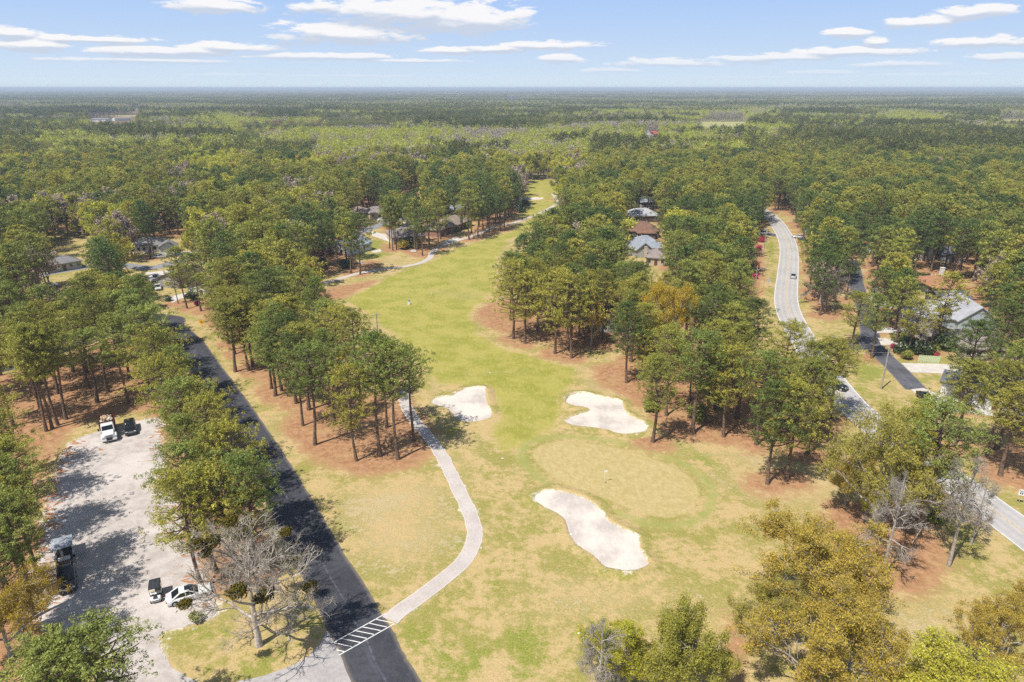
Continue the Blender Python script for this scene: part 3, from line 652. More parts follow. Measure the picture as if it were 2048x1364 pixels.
def pine(seed, Ht=19.0, Rc=3.7, h0=.50, nb=38, puffs=12, K=19, ln=.36, w=.080, pr=.20, diamond=True, sides=7, limbs=True):
    rs = np.random.RandomState(seed); rg = random.Random(seed)
    lean = rs.uniform(-.5, .5, 2); zz = np.linspace(0, Ht * .97, 9 if sides > 4 else 4)
    cx = lean[0] * (zz / Ht) ** 1.5 + .18 * np.sin(zz * .35 + seed); cy = lean[1] * (zz / Ht) ** 1.5 + .18 * np.cos(zz * .3 + seed)
    r0 = .0125 * Ht + .02; tr = r0 * (1 - zz / Ht) ** .75 * .95 + .035; tr[0] *= 1.35
    lines = [(np.stack([cx, cy, zz], 1), tr)]; C = []; S = []
    lob = rs.uniform(.72, 1.18, 7); ph = rs.uniform(0, 6.28)
    for i in range(nb):
        t = (i + rs.uniform(0, 1)) / nb; z = Ht * (h0 + (.98 - h0) * t); az = i * 2.399 + rs.uniform(-.5, .5)
        prof = (.62 + .55 * math.sin(math.pi * min(1, t * .62 + .22))) * (1 - max(0, t - .55) ** 1.6 * 2.1)
        lo = np.interp((az + ph) % 6.283 / 6.283 * 7, range(8), list(lob) + [lob[0]])
        L = max(.5, Rc * prof * rs.uniform(.62, 1.05) * lo)
        if t < .15 and rs.rand() < .35: L *= .45
        bx, by = np.interp(z, zz, cx), np.interp(z, zz, cy); rise = L * rs.uniform(.12, .5) + .3
        q = np.linspace(0, 1, 5); droop = np.sin(q * 3.1) * L * .05
        P = np.stack([bx + math.cos(az) * L * q, by + math.sin(az) * L * q, z - .3 + rise * q ** 1.4 - droop], 1)
        if limbs and (sides > 4 or i % 3 == 0): lines.append((P[:4 if sides > 4 else 3], np.array([.055, .045, .035, .02])[:4 if sides > 4 else 3] * (1 + L / 4)))
        tb = rs.uniform(.80, 1.16)
        sgn = 1 if rs.rand() < .5 else -1; ncl = 3 if L > 1.2 else 2; per = puffs / ncl
        for k in range(puffs):
            c_ = int(k / per); u = (1.0, .74, .46)[c_]; lt = (0, .27, -.30)[c_] * sgn * L
            base = np.array([np.interp(u, q, P[:, j]) for j in range(3)]); sp_ = .30 + .035 * L
            C.append(base + np.array([-math.sin(az) * lt, math.cos(az) * lt, .10 + .12 * c_]) + rs.normal(0, 1, 3) * np.array([sp_, sp_, .15])); S.append(tb * rs.uniform(.82, 1.2) * (.86 + .24 * u))
    for k in range(int(nb * puffs * .06)): C.append(np.array([cx[-1] + rs.normal(0, .45), cy[-1] + rs.normal(0, .45), Ht * .97 + rs.uniform(-.5, .6)])); S.append(rs.uniform(1, 1.2))
    C = np.array(C); S = np.array(S)
    if limbs and sides > 4:                                   # twigs and a few dead stubs under the crown
        for k in range(9):
            z = Ht * rs.uniform(.30, h0 + .05); az = rs.uniform(0, 6.28); L = rs.uniform(.5, 1.9)
            bx, by = np.interp(z, zz, cx), np.interp(z, zz, cy)
            lines.append((np.array([[bx, by, z], [bx + math.cos(az) * L * .6, by + math.sin(az) * L * .6, z + .1], [bx + math.cos(az) * L, by + math.sin(az) * L, z + rs.uniform(-.3, .25)]]), np.array([.04, .03, .015])))
    tv, tt = tubes_np(lines, sides)
    cv, ct, cc = sprays(rs, C, K, ln, w, pr, .55, diamond, S)
    return (tv, tt), (cv, ct, col3(cc, rs.uniform(.88, 1.12)))

def limbs_grow(rs, p, d, L, r, lev, maxlev, lines, tips, kids=(3, 4), wander=.25, up=.10, shrink=.66, segs=4):
    P = [p]; dd = d.copy(); q = p.copy()
    for k in range(segs):
        dd = dd + rs.normal(0, wander, 3) * .6; dd[2] += up; dd /= np.linalg.norm(dd); q = q + dd * L / segs; P.append(q.copy())
    P = np.array(P); rr = np.linspace(r, r * .62, len(P))
    lines.append((P, rr, lev))
    if lev >= maxlev:
        tips.append(P); return
    n = rs.randint(kids[0], kids[1] + 1)
    for k in range(n):
        t = 1.0 if k == 0 else rs.uniform(.35, 1.0); j = min(len(P) - 2, int(t * (len(P) - 1))); f = t * (len(P) - 1) - j
        b = P[j] * (1 - f) + P[j + 1] * f; ax = rs.normal(0, 1, 3); ax -= ax.dot(dd) * dd; ax /= np.linalg.norm(ax) + 1e-9
        sprd = rs.uniform(.45, .95) if k else rs.uniform(.1, .4); nd = dd * math.cos(sprd) + ax * math.sin(sprd)
        limbs_grow(rs, b, nd, L * shrink * rs.uniform(.75, 1.15), r * (.60 if k else .68), lev + 1, maxlev, lines, tips, kids, wander, up, shrink, segs)
def hardwood(seed, Ht=12.0, Rc=5.0, maxlev=4, kids=(3, 4), bole=.18, nlimb=6, leaves=3, lw=.16, ll=.24, K=5, wander=.28, up=.10, minr=.012, spread=.95, clump=.5, twig=0, r0=None):
    rs = np.random.RandomState(seed); lines = []; tips = []
    zb = Ht * bole; r0 = r0 or .022 * Ht; tk = np.array([[0, 0, 0], [.08, .02, zb * .5], [0, .05, zb], [.1, -.05, Ht * .5], [0, 0, Ht * .72]])
    lines.append((tk, np.array([r0 * 1.3, r0, r0 * .85, r0 * .5, r0 * .25]), 0))
    for k in range(nlimb):
        z = zb + (Ht * .62 - zb) * (k / max(1, nlimb - 1)); az = k * 2.399 + rs.uniform(-.4, .4); tilt = spread * (1 - .5 * k / nlimb)
        d = np.array([math.cos(az) * math.sin(tilt), math.sin(az) * math.sin(tilt), math.cos(tilt)])
        L = Rc * .62 * (1 - .25 * k / nlimb); b = np.array([np.interp(z, tk[:, 2], tk[:, j]) for j in (0, 1, 2)])
        limbs_grow(rs, b, d, L, r0 * (.52 - .2 * k / nlimb), 1, maxlev, lines, tips, kids, wander, up)
    allp = np.concatenate([t for t in tips]); mx = np.percentile(np.hypot(allp[:, 0], allp[:, 1]), 96); mz = allp[:, 2].max()
    sx, sz = Rc / mx, Ht / mz
    def S(P): return P * np.array([sx, sx, sz])
    tv, tt = [], []; o = 0
    for P, r, lev in lines:
        v, f = tubes_np([(S(P), np.maximum(r, minr))], 7 if lev == 0 else (5 if lev == 1 else 3)); tv.append(v); tt.append(f + o); o += len(v)
    if twig:
        for t in tips:
            P = S(t)
            for k in range(twig):
                j = rs.randint(1, len(P)); d = rs.normal(0, 1, 3); d[2] += .5; d /= np.linalg.norm(d); L = rs.uniform(.4, 1.0)
                v, f = tubes_np([(np.array([P[j], P[j] + d * L * .5 + rs.normal(0, .05, 3), P[j] + d * L]), np.array([minr, minr * .8, minr * .5]))], 3); tv.append(v); tt.append(f + o); o += len(v)
    tv = np.concatenate(tv); tt = np.concatenate(tt); crown = None
    if leaves:
        C = []; Sx = []
        for t in tips:
            P = S(t); b = rs.uniform(.8, 1.2)
            for k in range(leaves): j = rs.randint(1, len(P)); C.append(P[j] + rs.normal(0, .22 * clump * 2, 3)); Sx.append(b * rs.uniform(.85, 1.15))
        cv, ct, cc = sprays(rs, np.array(C), K, ll, lw, clump, .3, False, np.array(Sx)); crown = (cv, ct, col3(cc, rs.uniform(.93, 1.1)))
    return (tv, tt), crown
def simple_crown(rs, n, Rx, Rz, z0, ln, w, K=6, lobes=5):
    """far trees: leaf bursts over a lumpy volume"""
    C = []; B = rs.uniform(-1, 1, (lobes, 3)) * np.array([Rx * .5, Rx * .5, Rz * .45]) + np.array([0, 0, z0]); bt = rs.uniform(.82, 1.18, lobes)
    k = rs.randint(0, lobes, n); d = rs.normal(0, 1, (n, 3)); d /= np.linalg.norm(d, axis=1)[:, None]; d[:, 2] = np.abs(d[:, 2]) * 1.0 - .25
    C = B[k] + d * np.array([Rx * .55, Rx * .55, Rz * .5]) * rs.uniform(.6, 1.05, (n, 1)); return sprays(rs, C, K, ln, w, .3, .35, False, bt[k] * rs.uniform(.85, 1.15, n))

def two(name, tr, cr, bark, leaf):
    return (tri_mesh(name + '_trunk', tr[0], tr[1], MATS[bark], sm=True), tri_mesh(name + '_crown', cr[0], cr[1], MATS[leaf], cr[2]) if cr else None)
def joined(name, tr, cr, bark, leaf):
    """trunk and crown in one mesh, for the far wood only"""
    V = np.concatenate([tr[0], cr[0]]); T = np.concatenate([tr[1], cr[1] + len(tr[0])]); t = np.ones((len(V), 3)); t[len(tr[0]):] = cr[2]
    me = tri_mesh(name, V, T, MATS[bark], t); me.materials.append(MATS[leaf])
    mi = np.zeros(len(T), np.int32); mi[len(tr[1]):] = 1; me.polygons.foreach_set('material_index', mi); return me

# prototype meshes -------------------------------------------------
PINE_N = [two('pine', *pine(100 + i, Ht=h, Rc=r, h0=a, nb=nb), 'pine_bark', ('pine_needles_yellow', 'pine_needles', 'pine_needles', 'pine_needles', 'pine_needles_dark', 'pine_needles', 'pine_needles_yellow', 'pine_needles')[i]) for i, (h, r, a, nb) in enumerate(
    [(19, 4.0, .50, 40), (20, 3.9, .55, 42), (18, 3.5, .46, 38), (19.5, 4.2, .52, 44), (17.5, 3.9, .36, 48), (20.5, 3.8, .40, 50), (18.5, 4.3, .34, 52), (19, 3.6, .42, 44)])]
PINE_M = [two('pine', *pine(200 + i, Ht=h, Rc=r, h0=a, nb=nb, puffs=8, K=13, ln=.52, w=.16, pr=.26, diamond=False, sides=5), 'pine_bark', ('pine_needles', 'pine_needles_yellow', 'pine_needles_dark', 'pine_needles', 'pine_needles_dark', 'pine_needles_yellow')[i]) for i, (h, r, a, nb) in enumerate(
    [(19, 3.8, .50, 34), (20, 4.0, .50, 36), (18, 3.6, .46, 32), (19.5, 4.3, .38, 42), (18.5, 3.9, .40, 40), (20, 3.6, .44, 38)])]
def hw(name, leaf, bark, seeds, **kw): return [two(name, *hardwood(s, **kw), bark, leaf) for s in seeds]
ORANGE_N = hw('hardwood', 'orange_leaves', 'grey_bark', (11, 12, 13), Ht=13, Rc=7, maxlev=5, kids=(3, 4), nlimb=8, leaves=7, K=4, lw=.11, ll=.22, minr=.016, clump=.36)
GOLD_N = hw('hardwood', 'golden_leaves', 'grey_bark', (14,), Ht=13, Rc=7, maxlev=5, kids=(3, 4), nlimb=9, leaves=5, K=4, lw=.12, ll=.24, minr=.014, clump=.40)
YELL_N = hw('hardwood', 'budding_leaves', 'grey_bark', (21,), Ht=13, Rc=6, maxlev=5, kids=(3, 4), nlimb=8, leaves=7, K=4, lw=.11, ll=.24, minr=.012, clump=.32)
GREENL_N = hw('hardwood', 'green_leaves', 'grey_bark', (31, 32), Ht=12, Rc=5, maxlev=5, kids=(3, 4), nlimb=15, leaves=5, K=4, lw=.12, ll=.22, minr=.012, clump=.42, spread=1.35, bole=.10)
BARE_N = hw('bare_tree', None, 'cream_bark', (44,), Ht=16, Rc=7.4, maxlev=5, kids=(3, 4), nlimb=11, leaves=0, twig=3, minr=.0105, up=.07, wander=.30, bole=.20, spread=1.2)
BARE_S = hw('bare_tree', None, 'white_bark', (51, 52, 53), Ht=15, Rc=3, maxlev=4, kids=(3, 4), nlimb=14, leaves=0, twig=2, minr=.014, up=-.04, spread=1.35, bole=.25, r0=.22)
BUD_M = [two('budding_tree', *hardwood(s, Ht=14, Rc=5, maxlev=3, kids=(3, 4), nlimb=8, leaves=8, K=4, lw=.34, ll=.5, minr=.03, clump=.5), b, l) for s, l, b in
    ((61, 'budding_leaves', 'grey_bark'), (62, 'budding_leaves', 'grey_bark'), (63, 'orange_leaves', 'grey_bark'), (64, 'green_leaves', 'grey_bark'), (65, 'twig_haze', 'white_bark'), (66, 'twig_haze', 'white_bark'), (67, 'green_leaves', 'grey_bark'))]
SHRUB = lambda leaf, seed, n=160, Rx=1.0, Rz=.9: two('shrub', tubes_np([(np.array([[0, 0, 0], [0, 0, .3], [.1, 0, .6]]), np.array([.06, .05, .03]))], 5),
    (lambda v, t, c: (v, t, col3(c)))(*simple_crown(np.random.RandomState(seed), n, Rx, Rz, Rz * .75, .28, .16, 6)), 'dark_bark', leaf)

def far_pine(seed, needles='pine_needles'):
    rs = np.random.RandomState(seed); h = rs.uniform(17, 21)
    tr = tubes_np([(np.array([[0, 0, 0], [0, 0, h * .6], [.2, 0, h * .9]]), np.array([.24, .18, .08]))], 4)
    v, t, c = simple_crown(rs, 70, 3.9, 7.5, h - 4.2, 1.05, .45, 6, 9); return joined('far_pine', tr, (v, t, col3(c * .80, rs.uniform(.9, 1.1))), 'pine_bark', needles)  # shade painted into the tint: the coarse crown has too little self-shadow
def far_bud(seed, leaf, h=17, Rx=4.8):
    rs = np.random.RandomState(seed); tr = tubes_np([(np.array([[0, 0, 0], [0, 0, h * .5], [.2, 0, h * .85]]), np.array([.2, .14, .06]))] +
        [(np.array([[0, 0, h * .3], [math.cos(a) * 2, math.sin(a) * 2, h * .6], [math.cos(a) * 3, math.sin(a) * 3, h * .85]]), np.array([.10, .07, .03])) for a in (0, 1.5, 3.1, 4.6)], 4)
    v, t, c = simple_crown(rs, 55, Rx, h * .62, h * .64, 1.0, .38, 6, 8); return joined('far_budding_tree', tr, (v, t, col3(c)), 'grey_bark', leaf)

def scatter(name, pts, protos, label=None):
    """stuff: the wood nobody could count, one object that sets tree meshes on points. pts rows: x,y,z,rot,scale_xy,scale_z,index"""
    pts = np.asarray(pts, np.float32)
    me = bpy.data.meshes.new(name); me.vertices.add(len(pts)); me.vertices.foreach_set('co', pts[:, :3].ravel().copy())
    a = me.attributes.new('turn', 'FLOAT_VECTOR', 'POINT'); r = np.zeros((len(pts), 3), np.float32); r[:, 2] = pts[:, 3]; a.data.foreach_set('vector', r.ravel())
    a = me.attributes.new('size', 'FLOAT_VECTOR', 'POINT'); s = pts[:, [4, 4, 5]].copy(); a.data.foreach_set('vector', s.ravel())
    a = me.attributes.new('pick', 'INT', 'POINT'); a.data.foreach_set('value', pts[:, 6].astype(np.int32))
    o = link(name, me); tag(o, label, kind='stuff')
    cl = bpy.data.collections.new(name + '_kinds')
    for i, m in enumerate(protos):
        p = bpy.data.objects.new('%s_kind_%02d' % (name, i), m); cl.objects.link(p)
    ng = bpy.data.node_groups.new(name, 'GeometryNodeTree')
    ng.interface.new_socket('Geometry', in_out='INPUT', socket_type='NodeSocketGeometry'); ng.interface.new_socket('Geometry', in_out='OUTPUT', socket_type='NodeSocketGeometry')
    N = ng.nodes; Lk = ng.links; gi = N.new('NodeGroupInput'); go = N.new('NodeGroupOutput')
    ci = N.new('GeometryNodeCollectionInfo'); ci.inputs['Collection'].default_value = cl; ci.inputs['Separate Children'].default_value = True; ci.inputs['Reset Children'].default_value = True
    ip = N.new('GeometryNodeInstanceOnPoints'); ip.inputs['Pick Instance'].default_value = True
    def at(nm, ty):
        n = N.new('GeometryNodeInputNamedAttribute'); n.data_type = ty; n.inputs['Name'].default_value = nm; return n.outputs['Attribute']
    mp = N.new('GeometryNodeMeshToPoints'); Lk.new(gi.outputs[0], mp.inputs['Mesh'])
    Lk.new(mp.outputs[0], ip.inputs['Points']); Lk.new(ci.outputs[0], ip.inputs['Instance'])
    Lk.new(at('pick', 'INT'), ip.inputs['Instance Index']); Lk.new(at('size', 'FLOAT_VECTOR'), ip.inputs['Scale'])
    er = N.new('FunctionNodeEulerToRotation'); Lk.new(at('turn', 'FLOAT_VECTOR'), er.inputs[0]); Lk.new(er.outputs[0], ip.inputs['Rotation'])
    Lk.new(ip.outputs[0], go.inputs[0]); m = o.modifiers.new('scatter', 'NODES'); m.node_group = ng
    return o

# ---------------------------------------------------------------- where the trees stand
def px_in(poly, u, v): return inside(poly, u, v)
OPEN = [   # pixel windows of the photograph in which open ground, roads or houses are seen: no crown may cover them
    [(420,1364),(420,1240),(450,1060),(530,1010),(540,955),(518,895),(472,828),(440,770),(400,725),(374,682),(362,640),(352,600),(400,600),(425,640),(440,680),(495,705),(512,735),(520,800),(560,862),(640,885),(720,872),(800,830),(862,785),(866,730),(830,690),(790,650),(752,622),(705,600),(665,588),(640,560),(760,535),(850,510),(900,478),(1000,445),(1045,430),(1040,380),(1060,362),(1112,365),(1118,395),(1080,432),(1020,470),(990,500),(980,560),(983,605),(1035,625),(1110,640),(1190,640),(1222,670),(1222,720),(1255,780),(1330,830),(1420,850),(1520,830),(1600,870),(1640,900),(1640,1364)],
    [(80,1364),(85,1090),(100,1000),(125,930),(112,870),(70,840),(80,760),(130,722),(250,742),(300,765),(285,810),(318,850),(325,1000),(380,1080),(430,1364)],
    [(1610,870),(1640,800),(1700,745),(1760,700),(1900,690),(2048,740),(2100,740),(2400,1364),(1610,1364)],
    [(1527,425),(1545,405),(1592,440),(1605,480),(1605,560),(1615,610),(1640,650),(1700,680),(1690,560),(1690,530),(1720,520),(1735,580),(1770,640),(1880,720),(1880,760),(1760,780),(1700,780),(1690,700),(1640,672),(1600,650),(1590,622),(1545,600),(1512,590),(1510,480)],
    [(1760,650),(1800,600),(1860,555),(1940,556),(1970,600),(2010,640),(2048,660),(2060,720),(1880,745)],
    [(1845,492),(1905,492),(1925,520),(1890,545),(1850,530)], [(1930,510),(1960,508),(1960,530),(1930,532)],
    [(1252,452),(1322,450),(1338,520),(1320,535),(1262,500)], [(1264,398),(1318,394),(1320,432),(1264,430)],
    [(232,478),(345,476),(405,505),(400,560),(350,605),(315,570),(290,530)], [(92,535),(140,510),(165,520),(160,560),(100,565)],
    [(90,440),(160,436),(200,450),(150,470),(100,462)], [(310,420),(370,430),(360,460),(320,470)],
    [(640,490),(680,478),(735,470),(740,450),(790,455),(850,470),(870,440),(905,425),(950,440),(955,460),(870,495),(850,512),(760,535),(650,560)],
    [(702,413),(770,412),(770,430),(702,432)], [(812,352),(838,352),(838,380),(812,386)], [(730,380),(750,382),(745,400),(728,398)],
    [(1402,236),(1490,236),(1492,251),(1400,252)], [(1290,264),(1320,264),(1320,274),(1290,274)], [(178,230),(272,226),(268,246),(178,246)], [(22,213),(60,213),(60,222),(22,222)], [(1010,195),(1040,195),(1040,202),(1010,202)],
    [(1180,640),(1232,600),(1236,645),(1225,670)], [(2000,232),(2048,232),(2048,242),(2000,242)], [(256,216),(276,216),(274,236),(258,234)]]
OPEN += [[(-300,770),(128,770),(128,1400),(-300,1400)], [(20,560),(60,560),(60,580),(20,580)]]
OPEN = [np.array(p, float) for p in OPEN]; OBB = [(p[:, 0].min(), p[:, 0].max(), p[:, 1].min(), p[:, 1].max()) for p in OPEN]
NOBASE = [GP([(520, 830), (590, 895), (700, 930), (790, 930), (880, 880), (990, 1000), (900, 1364), (600, 1364)]), FAIR, FAIR2, GREEN, B1, B2, B3, LOT, GP([(1120, 715), (1235, 765), (1290, 800), (1360, 832), (1460, 868), (1560, 885), (1640, 900), (1640, 1364), (1000, 1364), (1000, 715)])]; NOLINE = [(RC, ROADW / 2 + 1.0), (MAINC, 5.0), (SIDEC, 4.2), (SPURC, 4.0), (CART1, 2.2), (CART2, 2.0), (LANE, 4), (CROSSST, 4)]
def blocked(x, y, top=18.5, low=10.5, r=3.6):
    """arrays of places -> True where a tree would stand in the open or hang over it"""
    b = np.zeros(len(x), bool)
    samples = [(0, 0, low), (0, 0, (low + top) / 2), (0, 0, top), (r, 0, (low + top) / 2 + 1), (-r, 0, (low + top) / 2 + 1), (r * .8, 0, low + 1), (-r * .8, 0, low + 1), (0, 0, low - 1.5)]
    for dx, dy, z in samples:
        u, v = proj(x + dx, y + dy, z)
        for p, bb in zip(OPEN, OBB):
            k = ~b & (u > bb[0]) & (u < bb[1]) & (v > bb[2]) & (v < bb[3])
            if k.any(): b[k] |= inside(p, u[k], v[k])
    for p in NOBASE:
        k = ~b & (y < 700); b[k] |= inside(p, x[k], y[k])
    for ln_, d in NOLINE:
        k = ~b & (y < 700); b[k] |= dist_line(ln_, x[k], y[k]) < d
    for (hx, hy, hr) in HOUSE_SPOTS: b |= np.hypot(x - hx, y - hy) < hr
    return b
def jgrid(x0, x1, y0, y1, st, rs, jit=.38):
    xs = np.arange(x0, x1, st); ys = np.arange(y0, y1, st * .88); X, Y = np.meshgrid(xs, ys); X = X + (np.arange(len(ys)) % 2)[:, None] * st / 2
    X = X.ravel() + rs.uniform(-jit, jit, X.size) * st; Y = Y.ravel() + rs.uniform(-jit, jit, Y.size) * st; return X, Y
def vn(x, y, s, seed=0):
    """smooth value noise 0..1"""
    x = x * s + seed * 17.3; y = y * s + seed * 9.1; xi = np.floor(x).astype(int); yi = np.floor(y).astype(int); fx_ = x - xi; fy_ = y - yi
    h = lambda a, b: (np.sin(a * 127.1 + b * 311.7 + seed) * 43758.5453) % 1.0
    fx_ = fx_ * fx_ * (3 - 2 * fx_); fy_ = fy_ * fy_ * (3 - 2 * fy_)
    return (h(xi, yi) * (1 - fx_) + h(xi + 1, yi) * fx_) * (1 - fy_) + (h(xi, yi + 1) * (1 - fx_) + h(xi + 1, yi + 1) * fx_) * fy_
def bud_prob(x, y):
    """share of budding or bare hardwoods among the pines"""
    u, v = proj(x, y, 13.0); n = vn(x, y, 1 / 32., 3) * .6 + vn(x, y, 1 / 11., 5) * .4
    p = np.full(len(x), .04)
    p = np.where((u < 640) & (v < 480) & (v > 300), .30, p); p = np.where((u >= 640) & (u < 760) & (v < 330), .45, p)
    p = np.where((u > 620) & (u < 1180) & (v > 258) & (v < 340), .78, p); p = np.where((u > 1020) & (u < 1180) & (v > 290) & (v < 362), .85, p)
    p = np.where((u > 1150) & (u < 1560) & (v > 205) & (v < 285), .48, p); p = np.where((u > 1560) & (v > 215) & (v < 262), .34, p)
    p = np.where((u < 640) & (v > 225) & (v <= 300), .20, p); p = np.where((u < 500) & (v > 420) & (v < 560), .32, p)
    p = np.where((u > 640) & (u < 1150) & (v > 212) & (v < 262), .10, p); p = np.where((u > 1220) & (v > 285) & (v < 420), .05, p); p = np.where((u > 1650) & (v > 400) & (v < 600), .10, p)
    p = np.where(v < 215, .30, p); p = np.where((v > 590) & (u < 900), .004, p); p = np.where((v > 590) & (u >= 900), .03, p)
    return p, n
def clump(x, y, p, rs, s1, s2, sd):
    n = .55 * vn(x, y, s1, sd) + .30 * vn(x, y, s2, sd + 3) + .15 * rs.uniform(0, 1, len(x))
    return n > np.interp(p, [0, .05, .1, .3, .5, .8, 1], [1, .76, .68, .575, .50, .385, 0])
def kind_of_bud(x, y, rs, s, n):
    """neighbours tend to be of one kind: lime, fresh green, grey haze, orange"""
    m = .7 * vn(x, y, s, 31) + .3 * rs.uniform(0, 1, len(x)); order = {7: [4, 5, 4, 3, 0, 0, 1, 0, 1, 2], 6: [2, 3, 2, 0, 0, 1, 0, 0, 0, 5]}[n]
    return np.array([order[int(min(9, max(0, (v - .18) / .64 * 10)))] for v in m])
# ================================================================ buildings
def front(a, b):
    A, B = G(*a), G(*b); d = B - A; return A, B, math.atan2(d.y, d.x), d.length
HOUSE_SPOTS = []
def gable(L, W, e, r, ov=.45, th=.22, hip=0.0):
    """roof over a rectangle (0..L, 0..W), ridge along x; hip = how far the ridge ends pull in"""
    m = MB(); k = (r - e) / (W / 2); z0 = e - ov * k * .9; a = [(-ov, -ov, z0), (L + ov, -ov, z0), (L + ov, W + ov, z0), (-ov, W + ov, z0)]
    h = hip; xr0 = -ov + h * (1 if h else 0); xr1 = L + ov - h; R0, R1 = (xr0, W / 2, r), (xr1, W / 2, r)
    up = lambda p: (p[0], p[1], p[2] + th)
    m.add([up(p) for p in a] + [up(R0), up(R1)], [(0, 1, 5, 4), (1, 2, 5), (2, 3, 4, 5), (3, 0, 4)] if h else [(0, 1, 5, 4), (2, 3, 4, 5)])
    m.add(a + [R0, R1], [(4, 5, 1, 0), (5, 2, 1), (5, 4, 3, 2), (4, 0, 3)] if h else [(4, 5, 1, 0), (5, 4, 3, 2)])
    n = [(a[0], a[1]), (a[2], a[3])] + ([(a[1], a[2]), (a[3], a[0])] if h else [(a[1], R1), (R1, a[2]), (a[3], R0), (R0, a[0])])
    for p, q in n: m.add([p, q, up(q), up(p)], [(0, 1, 2, 3)])
    return m
def walls(L, W, e, r, hip, ins=0.0):
    m = MB(); c = [(0, 0), (L, 0), (L, W), (0, W)]; V = [(x, y, -.1) for x, y in c] + [(x, y, e) for x, y in c]; Fc = [(0, 1, 5, 4), (1, 2, 6, 5), (2, 3, 7, 6), (3, 0, 4, 7)]
    if not hip: V += [(0, W / 2, r), (L, W / 2, r)]; Fc += [(5, 6, 9), (7, 4, 8)]
    return m.add(V, Fc)
def turned(mb, on):        # ridge across the front instead of along it
    if on is None: return mb
    mb.v = [(on - y, x, z) for x, y, z in mb.v]; return mb
def house(label, a, b, depth, e=2.7, r=4.6, hip=0, across=False, wall=None, roof=None, wins=4, base=None, chim=None, door=True, wings=(), winstyle=None, group=None, spot=True, trim=None, cat='house', vents=2, seed=0):
    A, B, rz, L = front(a, b); o = empty('house', A, rz, label, cat, group); rg = random.Random(seed + int(a[0]))
    if spot: c = (A + B) / 2 + Vector((-math.sin(rz), math.cos(rz), 0)) * depth / 2; HOUSE_SPOTS.append((c.x, c.y, max(L, depth) * .5 + 1.0))
    def block(x0, y0, L, W, e, r, hip, across, z=0):
        if across: wl, rf = turned(walls(W, L, e, r, hip), L), turned(gable(W, L, e, r, hip=hip), L)
        else: wl, rf = walls(L, W, e, r, hip), gable(L, W, e, r, hip=hip)
        w_ = wl.build('wall', wall, o, (x0, y0, z)); f_ = rf.build('roof', roof, o, (x0, y0, z)); return w_, f_
    w0, r0 = block(0, 0, L, depth, e, r, hip, across)
    for (x0, y0, L2, W2, e2, r2, h2, ac2) in wings: block(x0, y0, L2, W2, e2, r2, h2, ac2)
    if base: MB().box(L / 2, -.03, .45, L + .06, .12, .95).build('base_course', base, o)
    sty = winstyle or (1.0, 1.2)
    for i in range(wins):
        x = L * (i + .5) / wins + rg.uniform(-.2, .2)
        if door and i == wins // 2:
            d = MB().box(x, -.03, 1.05, 1.0, .08, 2.1).build('door', MATS['door_paint'], o); MB().box(x + .35, -.09, 1.0, .06, .06, .14).build('handle', MATS['dark_metal'], d); continue
        f_ = MB().box(x, -.02, 1.55, sty[0] + .16, .07, sty[1] + .16).build('window', MATS['white_trim'], o)
        m = MB(); m.box(x, -.045, 1.55, sty[0], .06, sty[1]); m.build('pane', MATS['window_glass'], f_)
    for s_, xx in ((-1, -.02), (1, L + .02)):
        for k in range(2):
            f_ = MB().box(xx, depth * (.3 + .4 * k), 1.55, .07, 1.1, 1.3).build('window', MATS['white_trim'], o); MB().box(xx + s_ * .025, depth * (.3 + .4 * k), 1.55, .06, .94, 1.14).build('pane', MATS['window_glass'], f_)
    if chim:
        cx, cy, cz, cw, cm = chim; c = MB().box(cx, cy, cz / 2 + 1, cw, cw * .8, cz - 2).build('chimney', cm, o); MB().box(cx, cy, cz + .03, cw + .16, cw * .8 + .16, .12).build('cap', cm, c)
    for k in range(vents):
        if across: continue
        q = rg.uniform(.2, .8); MB().tube([(L * q, depth * .62, e), (L * q, depth * .62, r + .1)], .09, 6).build('vent_pipe', MATS['white_trim'], o)
    return o
def roofmat(name, c1, c2):
    m = bpy.data.materials.new(name); m.use_nodes = True; t = NT(m.node_tree); b = t.n['Principled BSDF']; co = t.new('ShaderNodeTexCoord').outputs['Object']
    n = t.noise(co, .5, 4); br = t.new('ShaderNodeTexBrick', ins={'Vector': co, 'Scale': 1.0, 'Color1': (*c1, 1), 'Color2': (*c2, 1), 'Mortar': (*[v * .75 for v in c2], 1), 'Mortar Size': .02, 'Brick Width': .9, 'Row Height': .3}).outputs[0]
    c = t.mix(t.m('MULTIPLY', t.step(n, .4, .65), .45), br, tuple(v * .72 for v in c2)); t.put(b.inputs['Base Color'], c); b.inputs['Roughness'].default_value = .9; b.inputs['Specular IOR Level'].default_value = .2
    MATS[name] = m; return m

